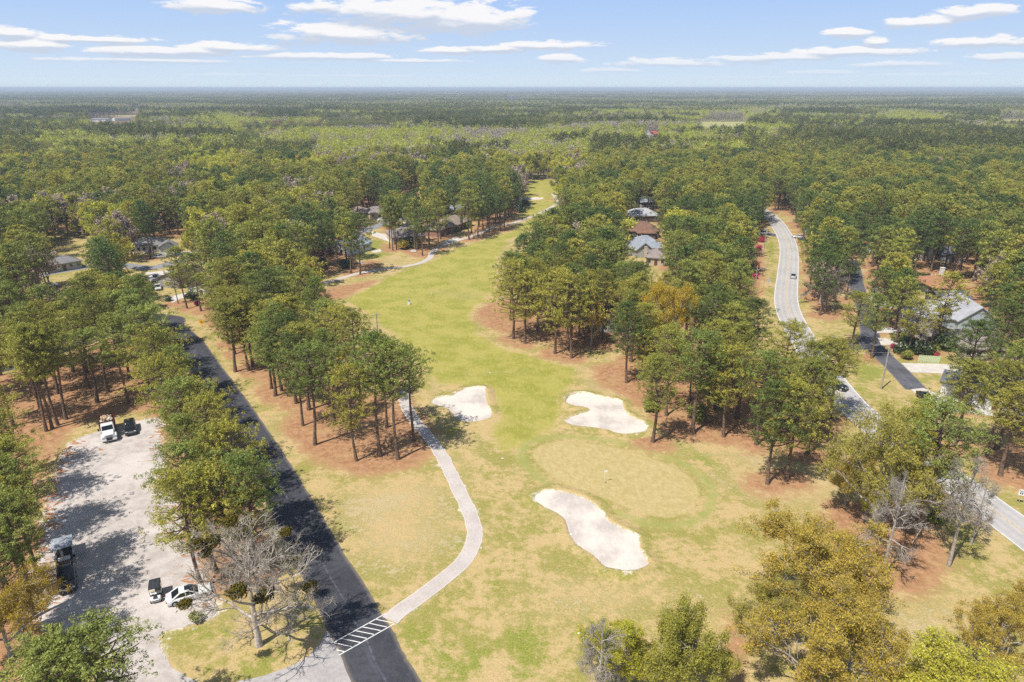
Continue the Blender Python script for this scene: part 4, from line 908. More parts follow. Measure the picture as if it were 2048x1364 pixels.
def houses():
    pmat('white_trim', (.74, .73, .70), .6, .04, 2); glassmat('window_glass', (.03, .035, .04), .12); pmat('door_paint', (.14, .07, .05), .6, .1, 2); pmat('dark_metal', (.03, .03, .03), .4)
    rb = roofmat('brown_shingle', (.17, .125, .10), (.13, .095, .078)); rg_ = roofmat('grey_shingle', (.27, .265, .265), (.21, .205, .205)); rl = roofmat('pale_grey_shingle', (.46, .47, .50), (.39, .40, .43))
    rt = roofmat('tan_shingle', (.36, .29, .23), (.29, .23, .18)); ro = roofmat('orange_shingle', (.46, .235, .135), (.38, .19, .11)); rd = roofmat('slate_shingle', (.155, .165, .195), (.12, .128, .155)); rr = roofmat('russet_shingle', (.26, .15, .11), (.20, .115, .085))
    rbl = roofmat('blue_grey_shingle', (.34, .37, .42), (.28, .31, .36)); rw = roofmat('weathered_shingle', (.33, .285, .265), (.26, .225, .21))
    ws = pmat('grey_stone', (.36, .33, .30), .9, .12, 3); ww = pmat('white_siding', (.72, .72, .70), .7, .04, 2); wb = pmat('brick', (.34, .19, .14), .9, .14, 4); wt = pmat('tan_stucco', (.56, .46, .35), .9, .06, 2)
    wbl = pmat('blue_siding', (.40, .46, .53), .8, .05, 2); wg = pmat('grey_siding', (.42, .42, .41), .8, .06, 2); wd = pmat('dark_siding', (.12, .10, .09), .9, .1, 2)
    h = house
    a = h('small stone gabled house with tan shuttered window beside the bend of the black road', (318, 574), (359, 578), 12, 2.7, 4.3, 0, True, ws, rb, wins=0, vents=0)
    for x in (2.6, 3.9):
        w = MB().box(x, -.03, 1.5, 1.05, .08, 1.5).build('window', MATS['white_trim'], a); MB().box(x, -.07, 1.5, .9, .06, 1.3).build('shutter', pmat('tan_shutter', (.48, .40, .16), .8, .08, 4), w)
    h('brown roofed house behind pines right of the small stone house', (378, 592), (412, 594), 11, 2.6, 4.3, 0, True, ww, rb, wins=2)
    h('white walled house with long grey hipped roof behind the four tall pines at left', (262, 508), (328, 503), 10, 2.7, 4.9, 5, False, ww, rg_, wins=6, wings=((10, -4, 5.5, 5, 2.6, 4.0, 0, True),))
    h('grey roofed house in shade near the left edge', (96, 548), (165, 536), 9, 2.6, 4.2, 4, False, wg, rg_, wins=5)
    h('white gabled house with brick base course beside the fairway', (652, 506), (694, 513), 13, 2.8, 4.8, 0, True, ww, rbl, wins=2, base=wb, door=False)
    h('tan roofed brick house at the far end of the fairway path', (903, 468), (944, 451), 12, 2.8, 5.0, 5.5, False, wb, rt, wins=5, wings=((-7.5, 1.5, 8, 9, 2.7, 4.4, 4, False),), chim=(9, -.3, 5.6, 1.0, wd))
    h('house under a mottled grey roof half hidden by the clump of slim pines', (786, 489), (852, 484), 13, 2.7, 5.0, 5.5, False, wt, rw, wins=6)
    h('tan roofed house left of the wooded street, far side', (701, 437), (735, 436), 10, 2.6, 4.6, 4, False, wb, rt, wins=3)
    h('pinkish tan roofed house right of its twin on the wooded street', (741, 438), (778, 434), 10, 2.6, 4.6, 4, False, wt, rw, wins=3)
    h('pale blue roofed house behind the tan roofed brick house', (893, 434), (938, 429), 11, 2.7, 4.7, 4, False, ww, rbl, wins=4)
    h('russet roofed house with blue covered porch in the gap in the pines', (1258, 476), (1318, 476), 12, 2.8, 5.6, 5.5, False, wd, rr, wins=3, wings=((3, -3, 7, 6, 2.7, 4.6, 3, False),))
    h('blue grey roofed house between the russet roof and the weathered roof', (1262, 512), (1332, 510), 12, 2.8, 6.0, 6, False, wg, rbl, wins=4, wings=((1, -3, 6, 7, 2.8, 5.2, 0, True),))
    h('weathered brown roofed house in front of the blue grey roof', (1292, 530), (1330, 532), 9, 2.7, 4.9, 3.5, False, wt, rw, wins=3, chim=(-.5, 3, 5.6, .9, wt))
    h('pale grey roofed house behind tall thin pine trunks', (1260, 446), (1320, 444), 12, 3.0, 5.4, 5, False, wd, rl, wins=4)
    h('farther blue grey roofed house behind the trunks', (1282, 416), (1315, 415), 11, 2.8, 4.8, 4, False, wg, rbl, wins=2)
    h('orange roofed house with a white chimney', (1866, 594), (1936, 594), 12, 2.7, 4.9, 5, False, wd, ro, wins=5, chim=(5.6, 7.2, 6.9, 1.05, ww))
    h('low dark roofed house in front of the orange roof', (1880, 616), (1938, 615), 7, 2.5, 3.8, 0, False, wd, rd, wins=4)
    h('large pale grey roofed house with blue gabled wall', (1913, 664), (1992, 668), 15, 3.0, 6.6, 0, True, wbl, rl, wins=0, wings=((-9.5, 1.5, 10.5, 12, 2.9, 5.6, 0, False),))
    h('weathered grey hipped roof house facing the side street', (1852, 692), (1912, 692), 9, 2.6, 4.5, 4, False, wt, rw, wins=4)
    h('long weathered roof house right of the palm shrubs', (1925, 718), (2032, 722), 12, 2.6, 5.2, 6, False, wt, rw, wins=5)
    h('white walled house with slate blue roof behind pines at the right edge', (1925, 806), (2052, 836), 12, 2.8, 5.2, 0, False, ww, rd, wins=5, wings=((-4.2, 2, 5, 7, 2.6, 3.9, 0, False),))
    h('brick garage house beside the far end of the side street', (1764, 604), (1802, 605), 8, 2.6, 4.2, 0, False, wt, ro, wins=2)
    h('pale roofed house behind pines beyond the side street', (1772, 516), (1836, 512), 10, 2.7, 4.6, 4, False, ww, rg_, wins=4)
    h('blue grey roofed house highest in the right hand pines', (1842, 490), (1882, 491), 11, 2.8, 5.4, 3, False, wt, rbl, wins=3)
    h('slate roofed house with a white gable in the right hand pines', (1844, 521), (1878, 518), 11, 2.8, 4.8, 0, True, ww, rd, wins=2)
    h('dark roofed house with magenta azaleas beside it', (1884, 524), (1928, 525), 9, 2.6, 4.4, 3, False, wg, rd, wins=3)
    h('brown roofed house in the shade behind the pines right of the fairway', (1200, 664), (1262, 666), 12, 2.7, 4.9, 5, False, ww, rb, wins=4, spot=False)
    h('pinkish roofed house at the far left edge', (14, 578), (50, 575), 9, 2.6, 4.2, 4, False, wt, rw, wins=2)
    for i, (a_, b_, d_, rf, wl, lb) in enumerate((((1368, 268), (1394, 268), 16, rl, ww, 'far white house left of the gabled pair below the field'), ((1398, 271), (1416, 270), 16, rl, ww, 'far white gabled house below the field'), ((1418, 267), (1434, 267), 14, rg_, ww, 'far white gabled house, rightmost below the field'),
        ((1291, 274), (1306, 274), 14, rl, ww, 'far white roofed house beside the red roof'), ((1306, 275), (1318, 274), 12, pmat('red_roof', (.5, .12, .09), .8), ww, 'far house with a red roof'))):
        h(lb, a_, b_, d_, 4.0, 7.0, 0, i % 2 == 1, wl, rf, wins=2, vents=0)
    for (a_, b_, d_, rf, lb) in (((184, 244), (216, 244), 12, rg_, 'long pale commercial building, far left'), ((230, 242), (262, 241), 12, rt, 'long tan commercial building, far left'), ((24, 222), (58, 221), 40, rl, 'white warehouse near the left horizon'),
        ((1012, 203), (1040, 203), 60, rl, 'white warehouse in the woods near the horizon'), ((330, 236), (372, 236), 20, rl, 'low white roofed building in the far woods')):
        h(lb, a_, b_, d_, 4.5, 6.5, 0, False, ww, rf, wins=6, vents=0, door=False, cat='building')
    rg = random.Random(8)
    for i in range(14):
        px = 1484 + i * 19.5 + rg.uniform(-3, 3); py = 205 + rg.uniform(-2.5, 4); w = rg.uniform(8, 13)
        h('tiny pale house, %s in the far pale row near the horizon' % ('first second third fourth fifth sixth seventh eighth ninth tenth eleventh twelfth thirteenth fourteenth'.split()[i] + ' from the left'), (px, py), (px + w, py), 26, 9, 14, 0, i % 2 == 0, ww, (rl, rg_, rl)[i % 3], wins=2, vents=0, door=False, group='distant pale houses near the right horizon')

# ================================================================ vehicles (nose along +x)
def wheel(o, x, y, r=.34, w=.22, rim='wheel_rim'):
    s = 1 if y > 0 else -1
    a = MB().tube([(x, y - s * w, r), (x, y - s * w * .1, r), (x, y, r)], [r, r, r * .88], 20).build('wheel', MATS['tyre'], o)
    MB().tube([(x, y - s * .02, r), (x, y + s * .012, r)], r * .64, 14).build('rim', MATS[rim], a)
    m = MB()
    for k in range(5): m.box(x + math.cos(k * 1.2566) * r * .36, y + s * .018, r + math.sin(k * 1.2566) * r * .36, .05, .012, .05)
    m.build('lug_hole', MATS['tyre'], a)
def ringb(x, w, z0, zb, c=.9): return [(x, -w * .92, z0), (x, -w, z0 + .18), (x, -w, zb - .14), (x, -w * c, zb), (x, w * c, zb), (x, w, zb - .14), (x, w, z0 + .18), (x, w * .92, z0)]
def ringg(x, wb, wt_, zb, zt): return [(x, -wb, zb), (x, -wt_, zt - .03), (x, -wt_ * .86, zt), (x, wt_ * .86, zt), (x, wt_, zt - .03), (x, wb, zb)]
def car(name, label, cat, loc, rz, style, paint, L=4.8, W=1.84, Hh=1.45, group=None, roofglass=False, rack=False):
    o = empty(name, loc, rz, label, cat, group); w = W / 2; z0 = .24
    if style == 'sedan': bs = [(-.5, .80, .74), (-.485, .90, .90), (-.40, .99, .97), (-.15, 1, .95), (.17, 1, .93), (.33, .99, .86), (.44, .93, .76), (.49, .84, .66), (.5, .76, .56)]; gs = [(-.375, .0), (-.19, 1), (.02, 1), (.215, .0)]; belt = .93
    elif style == 'suv': bs = [(-.5, .90, 1.02), (-.485, .97, 1.10), (-.3, 1, 1.08), (.15, 1, 1.06), (.30, .99, 1.02), (.44, .94, .95), (.485, .87, .84), (.5, .80, .70)]; gs = [(-.485, .1), (-.42, 1), (.06, 1), (.245, .0)]; belt = 1.05
    else: bs = [(-.5, .96, 1.05), (-.2, 1, 1.07), (.15, 1, 1.10), (.30, 1, 1.10), (.45, .97, 1.04), (.49, .92, .92), (.5, .88, .74)]; gs = [(-.14, .35), (-.12, 1), (.10, 1), (.22, .0)]; belt = 1.07
    b = MB().loft([ringb(x * L, w * k, z0, z) for x, k, z in bs]).build('body', paint, o, bevel=.03, sm=True)
    g = MB().loft([ringg(x * L, w * .90, w * (.90 - .15 * t), belt - .06, belt + (Hh - belt) * t + .01) for x, t in gs]).build('window', MATS['car_glass'], o, sm=False)
    (x1, _), (x2, _) = gs[1], gs[2]; ww_ = w * .74
    MB().loft([ringg(x1 * L - .04, ww_ * 1.03, ww_ * .99, Hh - .02, Hh + .025), ringg((x1 + x2) / 2 * L, ww_ * 1.04, ww_, Hh - .02, Hh + .05), ringg(x2 * L + .04, ww_ * 1.03, ww_ * .99, Hh - .02, Hh + .025)]).build('roof', paint, o, sm=True)
    pl = MB()                                            # pillars
    for s in (-1, 1):
        for xa, xb in ((gs[3][0], gs[2][0]), (gs[0][0], gs[1][0])): pl.tube([(xa * L, s * w * .88, belt - .03), (xb * L, s * w * .74, Hh - .02)], .05 if xa > 0 else .10, 6)
        pl.tube([(-.06 * L, s * w * .895, belt - .03), (-.07 * L, s * w * .755, Hh - .02)], .04, 5)
        if style == 'suv': pl.tube([(-.27 * L, s * w * .895, belt - .03), (-.27 * L, s * w * .755, Hh - .02)], .05, 5)
    pl.build('pillar', paint, o)
    if roofglass: MB().box(.0 * L, 0, Hh + .035, .75, .85, .05).build('sunroof', MATS['car_glass'], o)
    r = .33 if style == 'sedan' else .38
    for x in (.32 * L, -.31 * L):
        for s in (-1, 1):
            MB().tube([(x, s * (w - .10), r + .02), (x, s * (w + .006), r + .02)], r + .07, 20).build('wheel_arch', MATS['black_plastic'], o); wheel(o, x, s * (w + .02), r)
    for s in (-1, 1):
        MB().box(.478 * L, s * w * .70, z0 + .46 + (.18 if style != 'sedan' else 0), .16, .34, .14, s * -.25).build('headlight', MATS['lamp_glass'], o, bevel=.03)
        MB().box(-.487 * L, s * w * .74, z0 + .56 + (.18 if style != 'sedan' else 0), .12, .34, .16).build('taillight', MATS['red_lamp'], o, bevel=.03)
        MB().box(.165 * L, s * (w + .10), belt + .06, .14, .22, .15).build('wing_mirror', paint if style == 'sedan' else MATS['black_plastic'], o, bevel=.03)
        d = MB()
        for x in (-.02, .13): d.box(x * L - .5, s * (w + .003), .80, .16, .02, .03)
        d.build('door_handle', MATS['chrome'], o)
    MB().box(.492 * L, 0, z0 + .36 + (.22 if style != 'sedan' else .05), .10, w * .95, .22 if style != 'sedan' else .14).build('grille', MATS['grille_metal'], o)
    MB().box(.50 * L, 0, z0 + .12, .10, w * 1.5, .16).build('bumper', MATS['black_plastic'], o, bevel=.02)
    MB().box(-.503 * L, 0, z0 + .42, .03, .5, .14).build('number_plate', MATS['white_paint'], o)
    if style == 'pickup': MB().box(-.33 * L, 0, 1.065, .30 * L, w * 1.66, .03).build('bed_floor', MATS['black_plastic'], o)
    if rack:
        for s in (-1, 1): MB().tube([(x1 * L, s * ww_ * .9, Hh + .10), (x2 * L, s * ww_ * .9, Hh + .10)], .025, 6).build('roof_rail', MATS['dark_metal'], o)
    return o
def vehicles():
    for n, c, r in (('car_white', (.78, .78, .77), .25), ('car_black', (.010, .012, .016), .18), ('car_navy', (.008, .010, .022), .18), ('car_silver', (.42, .44, .46), .3)): pmat(n, c, r, .02, 2, coat=.8, spec=.5)
    glassmat('car_glass', (.012, .016, .018), .05); pmat('tyre', (.018, .018, .018), .9, .1, 8); pmat('wheel_rim', (.55, .56, .57), .35, .05, 4, metal=.6); pmat('black_plastic', (.02, .02, .022), .6)
    pmat('lamp_glass', (.62, .66, .68), .15, spec=.8); pmat('red_lamp', (.55, .02, .015), .2, spec=.6); pmat('chrome', (.6, .6, .6), .2, metal=.9); pmat('grille_metal', (.30, .31, .32), .35, metal=.6)
    pmat('white_paint', (.76, .76, .75), .4, .03, 3, coat=.4); pmat('rust_red_steel', (.13, .030, .022), .65, .25, 3); pmat('frame_black', (.02, .02, .02), .7); pmat('canvas_black', (.035, .038, .048), .75, .15, 3)
    pmat('silver_sheet', (.52, .56, .62), .38, .16, 2.5, metal=.35); pmat('debris_wood', (.50, .36, .23), .95, .25, 2); pmat('debris_pale', (.62, .55, .46), .95, .2, 2); pmat('seat_tan', (.50, .42, .32), .8)
    def yaw(p, q): a, b = G(*p), G(*q); return math.atan2(b.y - a.y, b.x - a.x)
    # white sedan, nose to the right
    p, q = G(338, 1203), G(411, 1181); c = G(379, 1195); n = Vector((0, 0, 0))
    car('parked_car', 'white sedan with a sunroof parked under the bare tree next to the golf cart', 'car', c + n * .85, yaw((338, 1203), (411, 1181)), 'sedan', MATS['car_white'], 4.95, 1.86, 1.46, roofglass=True)
    p = G(262, 862); car('parked_car', 'black hatchback style wagon parked beside the dump truck', 'car', p, yaw((261, 846), (264, 872)), 'suv', MATS['car_black'], 4.6, 1.84, 1.62)
    p = G(135, 1166); car('parked_suv', 'navy black sport utility vehicle with chrome grille hitched to a trailer', 'suv', p, yaw((133, 1130), (138, 1185)), 'suv', MATS['car_navy'], 5.1, 2.0, 1.86, rack=True)
    p = G(1586, 555); car('driving_car', 'white car driving away on the pale two lane road', 'car', p, yaw((1585.5, 560), (1586.5, 545)), 'sedan', MATS['car_silver'], 4.7, 1.85, 1.5)
    p = G(1849, 800); car('parked_car', 'black car at the mouth of the driveway by the side street', 'car', p, yaw((1842, 790), (1858, 806)), 'sedan', MATS['car_black'], 4.8, 1.85, 1.46)
    p = G(312, 560); car('parked_truck', 'white pickup truck parked left of the small stone house', 'pickup truck', p, R(-70), 'pickup', MATS['car_white'], 5.6, 2.0, 1.85)
    p = G(316, 578); car('parked_car', 'white car nearest the stone house corner', 'car', p, R(-60), 'sedan', MATS['car_white'])
    p = G(320, 516); car('parked_car', 'silver car in front of the long grey roofed house', 'car', p, R(10), 'sedan', MATS['car_silver'])
    p = G(1527, 469); car('parked_truck', 'white pickup truck on the cross street left of the two lane road', 'pickup truck', p, R(185), 'pickup', MATS['car_white'], 5.6, 2.0, 1.85)
    p = G(1597, 476); car('parked_car', 'white car waiting on the cross street right of the two lane road', 'car', p, R(170), 'sedan', MATS['car_white'])
    p = G(765, 442); car('parked_car', 'white car beside the wooded street pond bend', 'car', p, R(20), 'sedan', MATS['car_white'])
    p = G(808, 459); car('parked_car', 'silver car on the pale driveway behind the slim pines', 'car', p, R(60), 'suv', MATS['car_silver'])
    p = G(1670, 776); car('driving_car', 'dark car half hidden by pines on the two lane road', 'car', p, R(-48), 'suv', MATS['car_black'], 4.7, 1.85, 1.6)
    p = G(1612, 905) if 0 else G(100, 574); car('parked_car', 'white car in the shade near the left edge', 'car', p, R(30), 'sedan', MATS['car_white'])
    # dump truck
    TY = yaw((216, 845), (222, 888)); p = G(219, 872); o = empty('dump_truck', p, TY, 'white dump truck with a rust red bed full of debris', 'truck')
    MB().box(-.2, 0, .75, 6.6, .9, .28).build('chassis', MATS['frame_black'], o)
    hood = MB().loft([ringb(1.2, .86, .75, 1.72, .92), ringb(2.2, .84, .72, 1.62, .9), ringb(2.75, .78, .70, 1.48, .88)]).build('hood', MATS['white_paint'], o, bevel=.04, sm=True)
    MB().loft([ringb(-.35, 1.02, .78, 1.80, .97), ringb(1.25, 1.02, .78, 1.74, .96)]).build('cab', MATS['white_paint'], o, bevel=.03)
    MB().loft([ringg(-.33, .97, .88, 1.72, 2.45), ringg(.75, .97, .88, 1.72, 2.45), ringg(1.24, .95, .86, 1.66, 1.74)]).build('window', MATS['car_glass'], o)
    MB().loft([ringg(-.38, .93, .90, 2.36, 2.52), ringg(.2, .93, .90, 2.38, 2.56), ringg(.80, .93, .90, 2.36, 2.50)]).build('cab_roof', MATS['white_paint'], o, sm=True)
    for s in (-1, 1):
        f_ = MB().loft([ringb(1.45, .20, .62, 1.14), ringb(1.8, .24, .75, 1.36), ringb(2.3, .24, .75, 1.34), ringb(2.78, .20, .62, 1.10)]); f_.v = [(x, y + s * .95, z) for x, y, z in f_.v]; f_.build('fender', MATS['white_paint'], o, bevel=.04, sm=True)
        MB().box(2.80, s * .88, 1.12, .08, .34, .26).build('headlight', MATS['lamp_glass'], o, bevel=.02); MB().tube([(.9, s * 1.05, 1.75), (.95, s * 1.34, 1.9)], .03, 6).build('mirror_arm', MATS['frame_black'], o)
        MB().box(.98, s * 1.38, 1.95, .12, .24, .46).build('wing_mirror', MATS['frame_black'], o, bevel=.02); wheel(o, 2.1, s * 1.12, .48, .28)
        for x in (-1.75,): wheel(o, x, s * 1.16, .50, .50, 'frame_black')
        pl = MB(); pl.tube([(1.22, s * .93, 1.72), (.80, s * .87, 2.42)], .06, 6); pl.tube([(-.30, s * .95, 1.75), (-.30, s * .88, 2.42)], .10, 6); pl.build('pillar', MATS['white_paint'], o)
    MB().box(2.80, 0, 1.20, .08, 1.05, .50).build('grille', MATS['grille_metal'], o); MB().box(2.98, 0, .66, .22, 2.25, .32).build('bumper', MATS['white_paint'], o, bevel=.04)
    bd = MB(); x0, x1, wB, zb, zt = -4.1, -.62, 1.15, 1.05, 2.45
    bd.box((x0 + x1) / 2, 0, zb, x1 - x0, wB * 2, .10)
    for s in (-1, 1): bd.box((x0 + x1) / 2, s * wB, (zb + zt) / 2 + .05, x1 - x0 + .08, .08, zt - zb)
    bd.box(x1, 0, (zb + zt) / 2 + .12, .08, wB * 2, zt - zb + .15); bd.box(x0, 0, (zb + zt) / 2 + .05, .08, wB * 2, zt - zb)
    for k in range(6):
        for s in (-1, 1): bd.box(x0 + .35 + k * .56, s * (wB + .07), (zb + zt) / 2, .08, .08, zt - zb)
    bd.build('dump_bed', MATS['rust_red_steel'], o)
    rg = random.Random(5); M_ = o.matrix_basis
    from mathutils import Matrix
    M4 = Matrix.Translation(p) @ Matrix.Rotation(TY, 4, 'Z')
    for k in range(22):
        x = rg.uniform(x0 + .35, x1 - .35); y = rg.uniform(-.85, .85); z = 2.15 + .45 * (1 - abs((x - (x0 + x1) / 2) / 1.7)) * (1 - abs(y)) + rg.uniform(-.15, .12)
        m = MB(); L_ = rg.uniform(.45, 1.1); rad = rg.uniform(.10, .24)
        if k % 3: m.tube([(-L_ / 2, 0, 0), (0, rg.uniform(-.06, .06), .03), (L_ / 2, 0, 0)], [rad, rad * 1.1, rad * .8], 7)
        else: m.box(0, 0, 0, L_ * .8, rg.uniform(.4, .7), rg.uniform(.25, .45), 0, .8)
        q = M4 @ Vector((x, y, z)); d = m.build('debris_chunk', MATS['debris_wood' if k % 2 else 'debris_pale'], None, q, (rg.uniform(-.5, .5), rg.uniform(-.5, .5), rg.uniform(0, 6)))
        tag(d, 'pale broken chunk of debris heaped in the dump truck bed', 'debris', 'debris heaped in the dump truck bed')
    for k in range(5): # filling below so the heap does not float
        x = x0 + .5 + k * .65; q = M4 @ Vector((x, 0, 1.62)); m = MB().box(0, 0, 0, .62, 2.0, 1.0, 0, .85); d = m.build('debris_chunk', MATS['debris_wood'], None, q, (0, 0, TY))
        tag(d, 'pale broken chunk of debris heaped in the dump truck bed', 'debris', 'debris heaped in the dump truck bed')
    # trailer behind the navy vehicle
    p = G(131, 1122); o = empty('utility_trailer', p, yaw((130, 1090), (132, 1130)), 'black utility trailer with silver sheet roof behind the navy black vehicle', 'trailer')
    MB().box(-.6, 0, .55, 3.6, 1.7, .10).build('deck', MATS['frame_black'], o)
    m = MB()
    for s in (-1, 1):
        m.box(-.6, s * .85, .95, 3.6, .06, .06)
        for x in (-2.35, -1.2, 0, 1.15): m.tube([(x, s * .85, .55), (x, s * .85, 2.0 if x < .5 else .98)], .035, 6)
    m.build('side_frame', MATS['frame_black'], o)
    m = MB(); N_ = 10
    for k in range(N_):
        x = -2.75 + k * (2.85 / (N_ - 1)); m.v += [(x, -1.15, 2.02 + .03 * (k % 2)), (x, 1.15, 2.02 + .03 * (k % 2)), (x, -1.15, 1.97), (x, 1.15, 1.97)]
    for k in range(N_ - 1): a = k * 4; m.f += [(a, a + 1, a + 5, a + 4), (a + 2, a + 6, a + 7, a + 3), (a, a + 4, a + 6, a + 2), (a + 1, a + 3, a + 7, a + 5)]
    m.f += [(0, 2, 3, 1), ((N_ - 1) * 4, (N_ - 1) * 4 + 1, (N_ - 1) * 4 + 3, (N_ - 1) * 4 + 2)]; m.build('roof_sheet', MATS['silver_sheet'], o)
    for s in (-1, 1): wheel(o, -.5, s * 1.12, .33, .22); MB().loft([ringb(-1.0, .15, .62, .80), ringb(-.8, .15, .72, .92), ringb(-.2, .15, .72, .92), ringb(0, .15, .62, .80)]).build('fender', MATS['white_paint'], o, (0, s * 1.05, 0))
    MB().tube([(1.2, .5, .52), (2.2, 0, .50)], .05, 6).tube([(1.2, -.5, .52), (2.2, 0, .50)], .05, 6).build('tongue', MATS['frame_black'], o)
    MB().box(.75, 0, .78, .8, 1.3, .36).build('tool_box', pmat('white_trim', (.7, .7, .7)), o, bevel=.03); MB().tube([(1.35, -.1, .6), (.2, -.1, 1.7)], .12, 8).build('folded_ramp', pmat('galvanised', (.45, .42, .38), .6, .1, 4), o)
    # golf cart
    p = G(314, 1195); o = empty('golf_cart', p, yaw((317, 1180), (315, 1205)), 'white golf cart with a black canopy left of the white sedan', 'golf cart')
    MB().loft([ringb(-1.15, .52, .34, .70), ringb(-.9, .60, .32, .78), ringb(-.1, .60, .32, .74), ringb(.1, .60, .30, .42)]).build('rear_body', MATS['white_paint'], o, bevel=.03, sm=True)
    MB().loft([ringb(.55, .58, .32, .62), ringb(.80, .60, .32, .88), ringb(1.05, .56, .32, .80), ringb(1.22, .40, .34, .55)]).build('front_cowl', MATS['white_paint'], o, bevel=.03, sm=True)
    MB().box(.35, 0, .32, .9, 1.05, .06).build('floor', MATS['canvas_black'], o); MB().box(.93, 0, .84, .5, .5, .10, 0, .8).build('cowl_panel', MATS['canvas_black'], o)
    MB().box(-.35, 0, .82, .55, 1.1, .16).build('seat', MATS['seat_tan'], o, bevel=.04); MB().box(-.66, 0, 1.10, .12, 1.1, .45).build('backrest', MATS['seat_tan'], o, bevel=.04)
    MB().loft([ringg(-1.15, .62, .60, 1.84, 1.90), ringg(-.2, .66, .64, 1.86, 1.95), ringg(.75, .62, .60, 1.84, 1.90)]).build('canopy', MATS['canvas_black'], o)
    MB().box(-1.0, 0, .98, .35, .9, .5).build('bag_well', MATS['canvas_black'], o, bevel=.03)
    for s in (-1, 1):
        MB().tube([(-1.05, s * .55, .75), (-1.08, s * .58, 1.86)], .022, 6).build('post', MATS['frame_black'], o); MB().tube([(.78, s * .52, .82), (.62, s * .58, 1.86)], .022, 6).build('post', MATS['frame_black'], o)
        wheel(o, -.78, s * .62, .23, .2, 'white_paint'); wheel(o, .82, s * .62, .23, .2, 'white_paint'); MB().box(1.16, s * .32, .58, .08, .16, .12).build('headlight', MATS['lamp_glass'], o)
    m = MB()
    for k in range(12): a, b_ = k * .5236, (k + 1) * .5236; m.tube([(.42 + math.cos(a) * .05, -.28 + math.cos(a) * .16, 1.0 + math.sin(a) * .15), (.42 + math.cos(b_) * .05, -.28 + math.cos(b_) * .16, 1.0 + math.sin(b_) * .15)], .015, 5)
    m.tube([(.45, -.28, 1.0), (.72, -.28, .75)], .02, 5).build('steering_wheel', MATS['frame_black'], o)
    MB().box(.72, 0, 1.35, .02, 1.0, .75, 0, 1, -.15).build('windscreen_frame', MATS['frame_black'], o) if 0 else None

# ================================================================ poles, signs, small things
def pole_tree(label, px, py, hgt, arm=True, lamp=None, tr=False, rz=0.3):
    p = G(px, py); o = empty('utility_pole', p, rz, label, 'utility pole')
    MB().tube([(0, 0, -.2), (0, 0, hgt * .5), (0, 0, hgt)], [.16, .14, .11], 10).build('pole', MATS['weathered_wood'], o)
    if arm:
        MB().box(0, 0, hgt - .5, 2.2, .10, .12).build('crossarm', MATS['weathered_wood'], o)
        for x in (-1.0, -.4, .4, 1.0): MB().tube([(x, 0, hgt - .44), (x, 0, hgt - .36), (x, 0, hgt - .24)], [.03, .06, .04], 8).build('insulator', MATS['white_trim'], o)
    if tr: MB().tube([(.32, 0, hgt - 1.9), (.32, 0, hgt - 1.05)], .20, 12).build('transformer', MATS['grey_metal'], o)
    if lamp:
        MB().tube([(0, 0, hgt - 1.6), (lamp * .5, 0, hgt - 1.1), (lamp, 0, hgt - 1.1)], .04, 6).build('lamp_arm', MATS['grey_metal'], o); MB().box(lamp * 1.1, 0, hgt - 1.12, .6, .25, .14).build('lamp_head', MATS['grey_metal'], o, bevel=.03)
    return p + Vector((0, 0, hgt))
def wire(a, b, sag, label):
    P = [a.lerp(b, t / 14) - Vector((0, 0, sag * 4 * (t / 14) * (1 - t / 14))) for t in range(15)]
    tag(MB().tube(P, .018, 4).build('power_line', MATS['wire_grey']), label, 'power line', 'power lines')
def sign(label, px, py, h, w, hh, mat, face, rz=0, diamond=False, glyph=None, plate=None, post='galvanised', gm='frame_black', double=False):
    p = G(px, py); o = empty('road_sign', p, rz, label, 'sign')
    for x in ((-w * .4, w * .4) if double else (0,)): MB().box(x, .05, h / 2, .07, .05, h).build('post', MATS[post], o)
    m = MB(); z = h - hh / 2
    if diamond: d = w * .7; m.add([(0, 0, z - d), (d, 0, z), (0, 0, z + d), (-d, 0, z), (0, .03, z - d), (d, .03, z), (0, .03, z + d), (-d, .03, z)], [(0, 1, 2, 3), (7, 6, 5, 4), (0, 4, 5, 1), (1, 5, 6, 2), (2, 6, 7, 3), (3, 7, 4, 0)])
    else: m.box(0, 0, z, w, .03, hh)
    m.build('panel', mat, o, bevel=.005)
    if glyph:
        g_ = MB()
        for (x, zz, a, b_, ry) in glyph: g_.box(x, -.022, z + zz, a, .012, b_, 0, 1, ry)
        g_.build('symbol', MATS[gm], o)
    if plate: MB().box(0, 0, z - w * .7 - .32, .5, .03, .42).build('lower_plate', mat, o)
    return o
